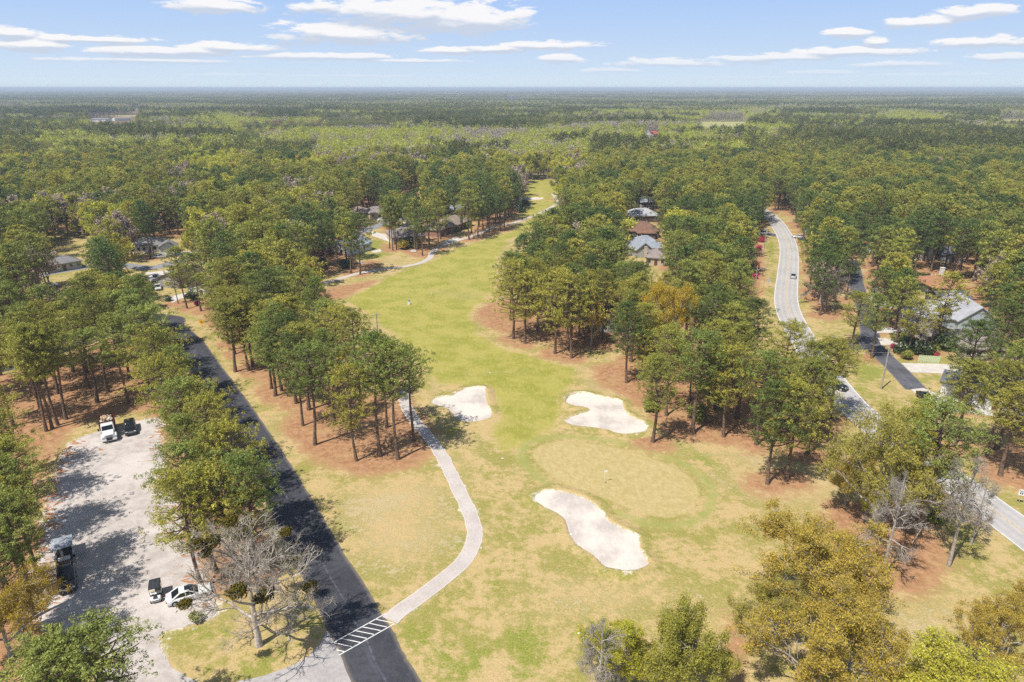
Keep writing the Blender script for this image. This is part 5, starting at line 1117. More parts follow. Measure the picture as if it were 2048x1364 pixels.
def small_things():
    pmat('weathered_wood', (.40, .35, .30), .9, .15, 3); pmat('grey_metal', (.48, .49, .50), .5, .05, 3); pmat('wire_grey', (.30, .30, .31), .6); pmat('galvanised', (.45, .44, .42), .6, .1, 4)
    pmat('sign_yellow', (.80, .42, .02), .5, .03, 3); pmat('sign_white', (.76, .77, .78), .5, .03, 3); pmat('sign_green', (.02, .22, .10), .5)
    t1 = pole_tree('utility pole rising from the pines beside the black road', 621, 692, 10.5, tr=True); t2 = pole_tree('utility pole at the edge of the fairway', 757, 690, 8.0, tr=False)
    t3 = pole_tree('wooden utility pole with wires beside the side street', 1762, 778, 9.5, arm=False); t4 = pole_tree('utility pole with white equipment by the cross street', 1527, 507, 9.5, tr=True)
    t5 = pole_tree('utility pole with street light arm left of the two lane road', 1508, 590, 9.0, arm=False, lamp=2.5); t6 = pole_tree('utility pole right of the two lane road near the far bend', 1594, 441, 9.5)
    t7 = pole_tree('tall utility pole in the right hand pines', 1709, 470, 10.5)
    wire(t4, t5, .8, 'power line strung along the left verge of the two lane road'); wire(t3, t3 + Vector((-26, 6, .3)), .7, 'upper wire leading left from the pole by the side street'); wire(t3 - Vector((0, 0, 1.6)), t3 + Vector((-26, 6, -1.3)), .7, 'lower wire leading left from the pole by the side street')
    p = G(1798, 666); o = empty('street_lamp', p, 0, 'street lamp with curved white arm by the side street', 'street lamp')
    MB().tube([(0, 0, 0), (0, 0, 6.2)], [.09, .06], 8).build('pole', MATS['white_trim'], o); MB().tube([(0, 0, 6.1), (-.5, 0, 6.5), (-1.5, 0, 6.7)], .04, 6).build('lamp_arm', MATS['white_trim'], o); MB().box(-1.75, 0, 6.68, .6, .26, .14).build('lamp_head', MATS['white_trim'], o, bevel=.04)
    sign('yellow diamond curve sign with black arrow beside the black road', 406, 662, 2.9, 1.05, 1.0, MATS['sign_yellow'], 0, 0, True, [(.10, -.16, .10, .36, 0), (-.02, .04, .30, .10, 0), (-.20, .04, .16, .16, .78)], True)
    sign('white square sign with a black bent mark near the side street corner', 1664, 690, 2.6, 1.15, 1.1, MATS['sign_white'], 0, .1, False, [(0, .18, .52, .14, 0), (.17, -.06, .14, .50, .2)])
    sign('white speed limit sign beside the lower right stretch of road', 2037, 1008, 2.4, .75, .95, MATS['sign_white'], 0, R(-20), False, [(-.12, .28, .4, .05, 0), (0, .16, .45, .05, 0), (-.12, -.12, .14, .3, 0), (.12, -.12, .14, .3, 0)])
    sign('small white sign at the right corner of the cross street', 1608, 472, 2.6, 1.1, 1.0, MATS['sign_white'], 0, 0, False, [(0, .0, .5, .12, 0)])
    sign('pale diamond sign seen on the left verge of the two lane road', 1536, 575, 2.7, .95, .9, MATS['grey_metal'], 0, 0, True)
    sign('low white board on two posts beside the path bend by the slim pines', 827, 506, 1.2, 2.0, .8, MATS['sign_white'], 0, .1, double=True); sign('low white board on two posts by the lone pine', 723, 530, 1.2, 1.9, .7, MATS['sign_white'], 0, .1, double=True)
    # flag on the green
    p = G(1208.5, 965); o = empty('golf_flag', p, 0, 'white flag on a thin stick standing in the putting green', 'golf flag')
    MB().tube([(0, 0, 0), (0, 0, 2.25)], .028, 6).build('stick', MATS['sign_white'], o); m = MB(); m.add([(0, 0, 2.2), (.28, .02, 2.17), (.52, -.02, 2.05), (.28, .02, 1.85), (0, 0, 1.78)], [(0, 1, 2, 3, 4)]); f_ = m.build('flag', MATS['sign_white'], o); s_ = f_.modifiers.new('thick', 'SOLIDIFY'); s_.thickness = .02
    tag(MB().tube([(p.x + .25, p.y - .1, .005), (p.x + .25, p.y - .1, .055)], .09, 12).build('golf_cup', pmat('cup_dark', (.02, .02, .02)), None), 'dark round cup on the putting green beside the flag stick', 'golf cup')
    p = G(863, 590); o = empty('yardage_post', p, 0, 'slim white post standing alone on the bright fairway', 'post'); MB().tube([(0, 0, 0), (0, 0, 1.1)], .09, 8).build('shaft', MATS['sign_white'], o); MB().tube([(0, 0, 1.1), (0, 0, 1.2)], .11, 8).build('cap', pmat('yellowish', (.7, .62, .3)), o)
    p = G(818, 609); o = empty('water_station', p, 0, 'small white and green stand on the fairway left of the slim post', 'golf stand')
    MB().box(0, 0, .45, .55, .5, .9, 0, .85).build('white_base', MATS['sign_white'], o, bevel=.03); MB().tube([(0, 0, .9), (0, 0, 1.25)], [.26, .26], 12).build('green_barrel', pmat('pale_green', (.30, .48, .40)), o); MB().tube([(0, 0, 1.25), (0, 0, 1.33)], .28, 12).build('lid', MATS['sign_green'], o); MB().box(0, 0, 1.45, .12, .12, .24).build('spout', MATS['sign_white'], o)
    # small white stones / tee markers
    for (px, py, lb) in ((980, 747, 'small white marker lying on the fairway above the bunkers'), (1005, 918, 'small white marker left of the putting green'), (1142, 1070, 'small white marker below the putting green'), (1296, 1112, 'white rake head at the lower tip of the long bunker'), (1158, 1268, 'small pale blue marker by the lower trees')):
        q = G(px, py); m = MB().tube([(-.18, 0, .08), (0, .02, .13), (.18, 0, .08)], [.07, .11, .07], 8); tag(m.build('tee_marker', MATS['sign_white'], None, q), lb, 'marker')
    # pale green paling fence
    A, B, rz, L = front((1835, 724), (1879, 727)); o = empty('paling_fence', A, rz, 'pale green paling fence panel beside the wide driveway', 'fence'); pg = pmat('pale_green_paint', (.52, .60, .36), .7, .05, 3); m = MB(); n = int(L / .34)
    for k in range(n): m.box(.17 + k * .34, 0, .85, .27, .04, 1.7)
    m.build('paling', pg, o); MB().box(L / 2, .05, .4, L, .05, .1).build('rail', pg, o); MB().box(L / 2, .05, 1.3, L, .05, .1).build('rail', pg, o)
    A, B, rz, L = front((1262, 460), (1312, 459)); o = empty('board_fence', A, rz, 'dark board fence below the pale grey roof behind the trunks', 'fence'); m = MB()
    for k in range(int(L / .3)): m.box(.15 + k * .3, 0, .9, .27, .04, 1.8)
    m.build('board', pmat('dark_board', (.10, .085, .075), .9), o); MB().box(L / 2, .05, 1.3, L, .05, .1).build('rail', MATS['dark_board'], o)
    # guy wire guard
    p, q = G(1824, 1086), G(1845, 1068); tag(MB().tube([(p.x, p.y, 0), (p.x + (q.x - p.x) * .5, p.y + (q.y - p.y) * .3, 2.0)], .04, 6).build('guy_wire_guard', pmat('guard_yellow', (.75, .62, .40))), 'pale slanting guy wire guard among the bare trees at right', 'wire guard')
    # patio and pergola by the brick house
    q = G(868, 478); o = empty('patio_table', q, .4, 'outdoor table on the patio behind the brick house', 'table'); MB().tube([(0, 0, .70), (0, 0, .75)], .6, 14).build('tabletop', MATS['sign_white'], o); MB().tube([(0, 0, 0), (0, 0, .7)], .05, 6).build('leg', MATS['frame_black'], o)
# ================================================================ planting
def put(pair, name, x, y, label, cat, group, rz, sc=1.0, szm=1.0, tname='trunk', cname='crown'):
    o = empty(name, (x, y, 0), rz, label, cat, group); o.scale = (sc, sc, sc * szm)
    t = link(tname, pair[0], o); c = link(cname, pair[1], o) if pair[1] else None
    return o
STRAW_SPOTS = []
def region(u, v):
    if v > 1000: return 'in the near foreground'
    for nm, f in (('in the stand left of the parking lot', u < 330 and v > 590), ('in the strip between the parking lot and the black road', u < 540 and v > 690), ('in the stand right of the black road', 520 <= u < 880 and v > 590),
        ('in the belt between the black road and the fairway', 400 < u < 700 and v > 470), ('among the houses at the left', u < 430 and v > 400), ('in the island of pines right of the fairway', 960 < u < 1230 and v > 430),
        ('in the block between the bunkers and the two lane road', 1210 <= u < 1720 and v > 590), ('around the houses in the pine gap', 1150 < u < 1560 and v > 400), ('among the houses at the right edge', u >= 1600 and v > 560),
        ('along the right side of the two lane road', u >= 1560), ('beside the far end of the fairway', 800 < u < 1180)):
        if f: return nm
    return 'in the wood left of the fairway'
def planting():
    rs = np.random.RandomState(77); rg = random.Random(3)
    used = []       # (x, y, r)
    # --- named pines: base pixel, height, width factor, label
    named = [(795, 918, 20.5, 1.0, 'front pine with a bare pale trunk nearest the cart path'), (758, 912, 21.5, 1.0, 'tall dark trunked pine, second from the cart path'), (712, 921, 17, .85, 'short slim pine at the front of the stand right of the black road'),
        (632, 890, 18.5, 1.0, 'pine with low drooping limbs facing the black road'), (607, 852, 17.5, .9, 'pine nearest the black road in the middle stand'), (668, 850, 18, .95, 'pine in the shaded middle of the stand right of the road'), (773, 856, 18, .9, 'pine behind the two front trunks'),
        (826, 881, 17.0, .90, 'pine whose trunk stands at the cart path edge'), (720, 815, 19, 1.0, 'pine rising behind the front pair of trunks'),
        (1386, 866, 19, 1.38, 'broad solitary pine with silver trunk right of the upper bunker'), (1254, 765, 17.5, 1.0, 'pine leaning at the left end of the right hand block'), (1280, 758, 16.5, .9, 'dark trunked pine behind the leaning one'),
        (720, 549, 19.5, 1.05, 'lone tall pine standing on the cart path edge'), (703, 546, 18, .9, 'pine just left of the lone path pine'), (708, 538, 19, .9, 'pine behind the lone path pine'), (694, 522, 18.5, .95, 'pine in front of the white gabled house'),
        (877, 498, 18.5, 1.0, 'pine on the path beside the fairway bend'), (780, 497, 19.5, .8, 'slim pine, left of the clump by the mottled roof'), (786, 501, 20, .8, 'slim pine in the clump by the mottled roof'), (793, 499, 19, .8, 'slim pine, third of the clump by the mottled roof'), (817, 488, 19, .85, 'pine behind the low white board'),
        (373, 617, 17, .85, 'pine with a straight trunk in front of the stone house'), (403, 622, 16, .9, 'pine beside the magenta azalea'), (356, 607, 11, .5, 'thin young pine on the lawn by the stone house'),
        (302, 516, 20, .9, 'left one of the tall pines in front of the long grey roof'), (309, 517, 19, .9, 'right one of the tall pines in front of the long grey roof'), (272, 505, 19, .95, 'pine at the left corner of the long grey roof'), (250, 480, 18, .9, 'pine behind the long grey roof'),
        (1837, 1074, 20, 1.25, 'tall dark pine with leaning trunk beside the two lane road'), (1921, 818, 17.5, 1.2, 'pine in front of the white garage at right'), (1990, 900, 19, 1.25, 'big pine at the right edge with thick dark trunk'), (2052, 870, 18, 1.2, 'pine cut by the right edge above the road'),
        (2058, 968, 15, 1.0, 'pine at the frame edge right of the road'), (1858, 700, 18.5, .95, 'slanting pine in front of the weathered roof'), (1995, 712, 17, 1.1, 'pine before the long weathered roof'), (2042, 735, 18, 1.1, 'second pine before the long weathered roof'),
        (1780, 640, 17, 1.0, 'pine between the side street and the street lamp'), (1690, 600, 17, .9, 'pine at the verge left of the side street'), (1705, 690, 13, .9, 'small pine at the street corner'),
        (1052, 662, 18.5, .95, 'left edge pine of the island beside the fairway'), (1075, 662, 18, .9, 'second pine of the island edge'), (1115, 655, 18, .85, 'pine in the shaded island front'), (1136, 678, 17.5, .9, 'front pine of the island beside the fairway'), (1205, 678, 17, .85, 'pine just right of the pale forked tree'),
        (1160, 672, 17, .85, 'pine between the island front and the pale forked tree'), (1022, 640, 18, .9, 'leftmost pine of the island, over the fairway'),
        (95, 862, 19, .95, 'front left trunk of the stand above the parking lot'), (104, 858, 20, .9, 'second trunk of the stand above the parking lot'), (115, 850, 19, .95, 'third trunk of the stand above the parking lot'), (134, 838, 19, .95, 'fourth trunk of the stand above the parking lot'), (255, 808, 18, .95, 'pine nearest the black wagon'),
        (1118, 400, 18, .9, 'pine where the far path meets the trees'), (1042, 365, 17, .9, 'pine at the far green')]
    def add_pine(x, y, h, k, label, group, dist):
        near_ = dist < 175; P = PINE_N if near_ else PINE_M; u_, v_ = proj(x, y, 13); high = (u_ < 300 and v_ > 590) or bool(label and label.find('trunk') >= 0); hf = len(P) // 2; i = rs.randint(hf) if high or rs.rand() < .2 else hf + rs.randint(len(P) - hf); i = (0, 6, 7, 5, 6, 3)[rs.randint(6)] if group and 'strip' in group else i; base = (19, 20, 18, 19.5, 17.5, 20.5, 18.5, 19)[i] if near_ else (19, 20, 18, 19.5, 18.5, 20)[i]
        o = put(P[i], 'pine_tree', x, y, label, 'pine tree', group, rs.uniform(0, 6.28), k, h / base / k)
        o.rotation_euler[0] = rs.normal(0, .028); o.rotation_euler[1] = rs.normal(0, .028); used.append((x, y, 3.4 * k)); STRAW_SPOTS.append((x, y, 5.5 if y < 350 else 8)); return o
    npine = 0
    for (px, py, h, k, lb) in named:
        p = G(px, py); o = add_pine(p.x, p.y, h, k, lb, None, p.length); npine += 1
        if 'slanting' in lb: o.rotation_euler = (0, R(5), 0)
    # --- hardwoods, bare trees: base pixel, meshes, scale
    def hwood(pair, name, px, py, sc, label, cat, rz=0, szm=1.0, r=4, xy=None, tname='trunk', cname='crown'):
        p = G(px, py) if xy is None else Vector((*xy, 0)); o = put(pair, name, p.x, p.y, label, cat, None, rz, sc, szm, tname, cname); used.append((p.x, p.y, r)); return o
    ht = 'hardwood_tree'; hc = 'hardwood tree'
    hwood(ORANGE_N[0], ht, 1742, 1068, 1.10, 'largest orange budding hardwood with grey limbs left of the leaning pine', hc, 0, 1.34, 8)
    hwood(YELL_N[0], ht, 1800, 985, .98, 'yellow green hardwood behind the largest orange one', hc, 1.2, 1.28, 5)
    hwood(GREENL_N[1], ht, 1835, 985, .40, 'small sparse tree beside the two lane road below the driveway', hc, 2.2, 1.1, 3)
    hwood(ORANGE_N[1], ht, 1608, 1225, 1.12, 'orange hardwood with pale limbs left of the bare trees', hc, .6, .98, 8)
    hwood(ORANGE_N[2], ht, 1628, 1415, 1.0, 'golden hardwood cut by the bottom edge right of the olive trees', hc, 2.6, 1.0, 7)
    hwood(YELL_N[0], ht, 1850, 1480, 1.15, 'low yellow green hardwood at the bottom right', hc, 3.7, .80, 5)
    hwood(ORANGE_N[1], ht, 1990, 1352, .66, 'olive brown hardwood at the right edge of the lawn', hc, 4.1, 1.1, 4)
    hwood(ORANGE_N[2], ht, 2075, 1285, .55, 'olive brown hardwood cut by the right edge', hc, 5.1, 1.1, 4)
    hwood(YELL_N[0], ht, 1730, 1030, .6, 'yellowish understorey tree in the shade of the largest orange hardwood', hc, 5, 1.0, 3)
    hwood(YELL_N[0], ht, 1236, 1385, .76, 'olive leafed tree, left one of the bottom pair', hc, .4, .95, 4); hwood(GREENL_N[1], ht, 1372, 1410, .86, 'bright green tree, right one of the bottom pair', hc, 1.9, 1.12, 4)
    hwood(BARE_S[1], 'bare_tree', 1195, 1425, .80, 'brown leafless bush like tree at the bottom centre', 'bare tree', 0, .92, 3, tname='trunk', cname='x')
    hwood(BARE_S[0], 'bare_tree', 1763, 1158, 1.0, 'drooping grey leafless tree in front of the orange hardwood', 'bare tree', 0, .98, 3); hwood(BARE_S[1], 'bare_tree', 1897, 1132, .95, 'pale leafless tree with thick trunk near the road', 'bare tree', 1, 1.15, 3)
    hwood(BARE_S[2], 'bare_tree', 1942, 1088, .62, 'thin white leafless tree next to the road', 'bare tree', 2, 1.2, 2)
    hwood(BARE_S[2], 'bare_tree', 1652, 618, .95, 'leafless tree on the straw verge right of the two lane road, left one', 'bare tree', 2, .8, 3); hwood(BARE_S[0], 'bare_tree', 1666, 622, 1.0, 'leafless tree on the straw verge right of the two lane road, right one', 'bare tree', 3, .85, 3)
    hwood(BUD_M[5], 'bare_tree', 1640, 606, .95, 'hazy twigged tree behind the two leafless verge trees', 'bare tree', 3, .9, 3)
    hwood(BUD_M[2], ht, 1182, 692, .62, 'pale forked tree with sparse yellow leaves in front of the shaded house', hc, 0, 1.55, 3)
    big = hwood(BARE_N[0], 'bare_tree', 517, 1291, 1.0, 'large leafless tree with mistletoe balls on the grass island by the crossing', 'bare tree', .5, 1.03, 7)
    mv, mt, mc = simple_crown(np.random.RandomState(5), 60, .62, .62, 0, .34, .14, 8, 3); mm = tri_mesh('mistletoe', mv, mt, MATS['mistletoe'], col3(mc))
    lv = np.empty(len(BARE_N[0][0].vertices) * 3); BARE_N[0][0].vertices.foreach_get('co', lv); lv = lv.reshape(-1, 3); cand = lv[(lv[:, 2] > 6) & (lv[:, 2] < 15) & (np.hypot(lv[:, 0], lv[:, 1]) > 1.5)]
    r2 = np.random.RandomState(9)
    for k in range(15): q = cand[r2.randint(len(cand))]; o = link('mistletoe_ball', mm, big, tuple(q)); o.scale = (r2.uniform(.8, 1.5),) * 3
    hwood(GOLD_N[0], ht, 1330, 735, 1.0, 'golden hardwood rising among the pines of the right hand block', hc, 2.0, 1.50, 5)
    for (px, py, h, lb) in ((1655, 722, 17, 'pine overhanging the two lane road opposite the white sign'), (1682, 705, 15, 'last pine of the block before the street corner'), (1640, 765, 17, 'pine beside the hidden stretch of the two lane road'), (1600, 808, 17, 'dark pine at the right end of the block'), (1560, 815, 17, 'pine second from the right end of the block'), (1622, 745, 18, 'pine in the right end cluster of the block'), (1492, 705, 18, 'pine in the middle of the block behind the young pines'), (1530, 748, 17, 'pine right of the block middle'), (1462, 735, 17, 'pine left of the block middle'), (1318, 745, 16, 'pine behind the upper bunker in the block'), (1345, 700, 18, 'tall pine left of the silver trunk pine'), (1570, 700, 18, 'tall pine over the right part of the block'), (1440, 690, 18, 'tall pine behind the silver trunk pine')):
        q = G(px, py, 13); add_pine(q.x, q.y, h, 1.0, lb, None, 120); npine += 1
    for (px, py, h, k, lb) in ((1770, 560, 16, .85, 'pine beside the far stretch of the side street'), (1812, 580, 16, .9, 'pine left of the orange roofed house'), (1790, 545, 18, 1., 'pine behind the brick garage house'), (1765, 606, 15, .9, 'pine between side street and brick garage house'), (1832, 632, 13, .9, 'dark pine left of the large pale roof'), (2012, 640, 17, 1.1, 'bright pine right of the blue gabled wall'),
        (2040, 612, 18, 1.1, 'tall pine at the right edge above the blue gabled house'), (1995, 560, 17, .9, 'pine right of the orange roofed house'), (2010, 770, 17, 1.0, 'broad pine over the slate blue roof'), (1945, 752, 16, .95, 'pine over the white garage roof'), (2045, 800, 15, 1.1, 'pine at the right edge over the slate blue roof'),
        (1890, 622, 10, .55, 'small light pine in front of the low dark roof')):
        q = G(px, py, 13 if h > 13 else 9); add_pine(q.x, q.y, h, k, lb, None, 120 if py > 600 else 190); npine += 1
    for i, (px, py) in enumerate(((1302, 806), (1335, 770), (1412, 846), (1470, 835), (1520, 848), (1585, 862), (1560, 830), (1440, 790), (1290, 760), (1612, 870), (1380, 800))):
        q = G(px, py); add_pine(q.x, q.y, 10 + (i * 7 % 5) * .8, .78, 'young low branched pine at the shady front edge of the right hand block', 'young pines at the front edge of the right hand block', 190 if 0 else 110); npine += 1
    hwood(ORANGE_N[2], ht, 1690, 1010, .62, 'small orange hardwood at the left foot of the largest one', hc, 1.4, 1.1, 3)
    hwood(ORANGE_N[0], ht, 1545, 1290, .62, 'low golden hardwood at the left side of the golden group', hc, 3.4, 1.1, 3); hwood(ORANGE_N[1], ht, 1700, 1330, .75, 'golden hardwood at the right side of the golden group', hc, 5.4, 1.05, 4)
    # left edge: near hardwood and pines
    hwood(ORANGE_N[1], ht, 22, 1315, .84, 'orange twigged hardwood left of the navy vehicle', hc, 1.0, 1.15, 5)
    hwood(BARE_S[1], 'bare_tree', 50, 1290, .7, 'leafless tree tangled in the orange twigs at left', 'bare tree', 1, .9, 3)
    for (px, py, h, k, lb) in ((178, 1292, 14.0, 1.1, 'near pine whose boughs hang over the driveway'), (70, 1320, 14, 1.1, 'near dark pine at the bottom left corner'), (130, 1335, 14, 1.1, 'near pine below the boughs at the bottom left')):
        q = G(px, py, 12); add_pine(q.x, q.y, h, k, lb, None, 60); npine += 1
    for i, (px, py) in enumerate(((-5, 842), (8, 905), (-30, 905), (18, 965), (-15, 985), (12, 1035), (-20, 1060), (-42, 930), (-50, 840), (-30, 800), (-40, 1010))):
        q = G(px, py, 13.5); add_pine(q.x, q.y, 15 + rs.uniform(-1, 2), 1.0, 'dark crowned pine on the left edge beside the parking lot', 'pines on the left edge beside the parking lot', 80); npine += 1
    for i, (px, py) in enumerate(((343, 738), (398, 785), (352, 800), (428, 838), (374, 852), (470, 893), (420, 893), (362, 912), (398, 950), (448, 955), (490, 940), (366, 975))):
        q = G(px, py, 14); add_pine(q.x, q.y, 16.4 + rs.uniform(-1., 1.), .92, 'pine with yellow green crown in the strip between the parking lot and the black road', 'pines in the strip between the parking lot and the black road', 80); npine += 1
    # --- fill: every other tree out to the middle distance
    X, Y = jgrid(-420, 420, 60, 480, 6.9, rs); k = np.abs(X) < Y * .80 + 14; X, Y = X[k], Y[k]
    k = ~blocked(X, Y); X, Y = X[k], Y[k]
    ua = np.array(used); keep = np.ones(len(X), bool)
    for (a, b, r) in used: keep &= np.hypot(X - a, Y - b) > r + 1.7
    X, Y = X[keep], Y[keep]; o_ = np.argsort(X ** 2 + Y ** 2); X, Y = X[o_], Y[o_]
    pb, nz = bud_prob(X, Y); isb = clump(X, Y, pb, rs, 1 / 34., 1 / 13., 8); KB = kind_of_bud(X, Y, rs, 1 / 30., 7); dk = vn(X, Y, 1 / 26., 44); nb = 0; far_pts = []; U, Vv = proj(X, Y, 13.0); seen = (U > -60) & (U < 2108) & (Vv < 1450)
    for i in range(len(X)):
        x, y, u, v = X[i], Y[i], U[i], Vv[i]; d = math.hypot(x, y)
        if isb[i]:
            if seen[i] and nb < 230 and d < 430:
                j = KB[i]; names = ('yellow green budding', 'yellow green budding', 'orange budding', 'fresh green', 'pale leafless', 'pale leafless', 'fresh green')
                reg = region(u, v); put(BUD_M[j], ('budding_tree', 'bare_tree')[j in (4, 5)], x, y, names[j] + ' tree ' + reg, 'tree', names[j] + ' trees ' + reg, rs.uniform(0, 6.28), rs.uniform(1.0, 1.3)); nb += 1; used.append((x, y, 4))
            else: far_pts.append((x, y, 0, rs.uniform(0, 6.28), rs.uniform(1.0, 1.3), rs.uniform(1.05, 1.35), 9 + KB[i]))
        else:
            if seen[i] and npine < 300:
                reg = region(u, v); add_pine(x, y, 17.8 + rs.uniform(-3, 2.5), rs.uniform(.92, 1.22), 'tall pine ' + reg, 'pines ' + reg, d); npine += 1
            else: far_pts.append((x, y, 0, rs.uniform(0, 6.28), rs.uniform(.92, 1.22), rs.uniform(.78, 1.08), (rs.randint(0, 6) if rs.rand() < .45 else (rs.choice([2, 4]) if dk[i] < .45 else rs.choice([0, 1, 3, 5]))))); STRAW_SPOTS.append((x, y, 7))
    print('individual pines', npine, 'budding', nb, 'mid stuff', len(far_pts))
    # --- the wood beyond: individual meshes on points to 1.5 km, then woodland blocks to the horizon
    rs2 = np.random.RandomState(5)
    X, Y = jgrid(-1250, 1250, 478, 1500, 7.3, rs2); k = np.abs(X) < Y * .80 + 14; X, Y = X[k], Y[k]; k = ~blocked(X, Y, 18, 8, 3.5); X, Y = X[k], Y[k]
    pb, nz = bud_prob(X, Y); isb = clump(X, Y, pb, rs2, 1 / 85., 1 / 28., 8); KB = kind_of_bud(X, Y, rs2, 1 / 80., 6); dk = vn(X, Y, 1 / 70., 44)
    gapn = vn(X, Y, 1 / 60., 12); U, Vv = proj(X, Y, 13.); young = inside([(430, 236), (700, 232), (1010, 262), (900, 276), (640, 300), (470, 275)], U, Vv)
    for i in range(len(X)):
        if isb[i]: far_pts.append((X[i], Y[i], 0, rs2.uniform(0, 6.28), rs2.uniform(.85, 1.3), rs2.uniform(.85, 1.2), 20 + KB[i]))
        else: s = .62 if young[i] else rs2.uniform(.88, 1.15); far_pts.append((X[i], Y[i], 0, rs2.uniform(0, 6.28), s if not young[i] else .8, s if young[i] else rs2.uniform(.72, 1.08) * (.88 + .24 * gapn[i]), 16 + (3 if dk[i] + rs2.uniform(-.15, .15) < .42 else rs2.randint(0, 3))))
    protos = [joined_pair(p) for p in PINE_M] + [joined_pair(PINE_M[0])] * 3 + [joined_pair(p) for p in BUD_M] + [far_pine(300 + i, ('pine_needles', 'pine_needles', 'pine_needles_yellow', 'pine_needles_dark')[i]) for i in range(4)] + \
        [far_bud(400, 'budding_leaves'), far_bud(401, 'green_leaves'), far_bud(402, 'twig_haze'), far_bud(403, 'twig_haze', 18), far_bud(404, 'orange_leaves', 15), far_bud(405, 'brown_leaves', 15)]
    scatter('forest', far_pts, protos, 'unbroken pine and budding hardwood forest filling the middle distance')
    # blocks
    def block(seed, kind, S=60.):
        r3 = np.random.RandomState(seed); x, y = jgrid(-S / 2, S / 2, -S / 2, S / 2, 6.6, r3); V = []; T = []; C = []; o = 0; MI = []
        for a, b in zip(x, y):
            bud = r3.rand() < (.04, .40, .92)[kind]; h = r3.uniform(13, 20) if not bud else r3.uniform(15, 19); q = r3.choice([0, 1, 1, 2, 3] if kind == 2 else [0, 1, 1, 4]) if bud else r3.choice([5, 5, 7] if kind else [7, 7, 5]); 
            v, t, c = simple_crown(r3, 16, 4.3, h * .5, h * .68, 2.2, 1.3, 4, 4); v = v + np.array([a, b, 0]); V.append(v); T.append(t + o); C.append(col3(c * r3.uniform(.85, 1.15) * (.86 if bud else .72))); MI.append(np.full(len(t), q)); o += len(v)
        me = tri_mesh('wood_block', np.concatenate(V), np.concatenate(T), MATS['budding_leaves'], np.concatenate(C))
        for n in ('green_leaves', 'twig_haze', 'twig_haze', 'orange_leaves', 'pine_needles', 'pine_needles_yellow', 'pine_needles_dark'): me.materials.append(MATS[n])
        me.polygons.foreach_set('material_index', np.concatenate(MI).astype(np.int32)); return me
    bl = [block(10 + i, (0, 0, 1, 2)[i]) for i in range(4)]
    pts = []
    for (y0, y1, st, sc) in ((1475, 4200, 56, 1.0), (4200, 9500, 112, 2.0), (9500, 25000, 224, 4.0)):
        X, Y = jgrid(-y1 * .82, y1 * .82, y0, y1, st, rs2, .05); k = np.abs(X) < Y * .80 + 60; X, Y = X[k], Y[k]
        if sc < 2: k = ~blocked(X, Y, 14, 4, 24); X, Y = X[k], Y[k]
        n = vn(X * .4, Y, 1 / (300. * max(1, sc * .7)), 4) * .6 + vn(X * .7, Y, 1 / (130. * sc), 6) * .4; m = vn(X, Y, 1 / 300., 9)
        stretch = vn(X * .4, Y, 1 / 500., 7); keepf = (vn(X * .5, Y, 1 / 600., 14) < .80) | (Y < 2400); X, Y, n = X[keepf], Y[keepf], n[keepf]
        for i in range(len(X)):
            q = 2 if n[i] > .50 else rs2.randint(0, 2); q = 3 if n[i] > .61 else q; pts.append((X[i], Y[i], 0, rs2.randint(0, 4) * 1.5708, sc, rs2.uniform(.85, 1.12), q))
    scatter('distant_forest', pts, bl, 'far forest reaching to the horizon'); print('blocks', len(pts))
def joined_pair(pair):
    a, b = pair
    def arr(m):
        v = np.empty(len(m.vertices) * 3, np.float32); m.vertices.foreach_get('co', v); t = np.empty(len(m.loops), np.int32); m.loops.foreach_get('vertex_index', t); return v.reshape(-1, 3), t.reshape(-1, 3)
    va, ta = arr(a); vb, tb = arr(b); c = np.empty(len(vb) * 4, np.float32); b.color_attributes['tint'].data.foreach_get('color', c); c = c.reshape(-1, 4)[:, :3]
    V = np.concatenate([va, vb]); T = np.concatenate([ta, tb + len(va)]); tt = np.ones((len(V), 3)); tt[len(va):] = c
    me = tri_mesh('tree', V, T, a.materials[0], tt); me.materials.append(b.materials[0]); mi = np.zeros(len(T), np.int32); mi[len(ta):] = 1; me.polygons.foreach_set('material_index', mi); return me
ORD = ['leftmost', 'second from left', 'third from left', 'fourth from left', 'fifth from left', 'sixth from left', 'seventh from left', 'eighth from left', 'ninth from left', 'tenth from left']
ROW = ['front', 'second', 'third', 'fourth', 'fifth', 'sixth', 'seventh', 'eighth', 'ninth']
SHORT = {'in the stand left of the parking lot': 'of the stand beyond the parking lot', 'in the strip between the parking lot and the black road': 'of the strip along the black road', 'in the stand right of the black road': 'of the stand by the cart path',
    'in the belt between the black road and the fairway': 'of the belt left of the fairway', 'among the houses at the left': 'near the left hand houses', 'in the island of pines right of the fairway': 'of the island right of the fairway',
    'in the block between the bunkers and the two lane road': 'of the block right of the bunkers', 'around the houses in the pine gap': 'around the houses in the pine gap', 'among the houses at the right edge': 'near the right hand houses',
    'along the right side of the two lane road': 'right of the pale two lane road', 'beside the far end of the fairway': 'beside the far fairway end', 'in the wood left of the fairway': 'of the wood beyond the left houses', 'in the near foreground': 'in the foreground', 'on the left edge beside the parking lot': 'left of the parking lot'}
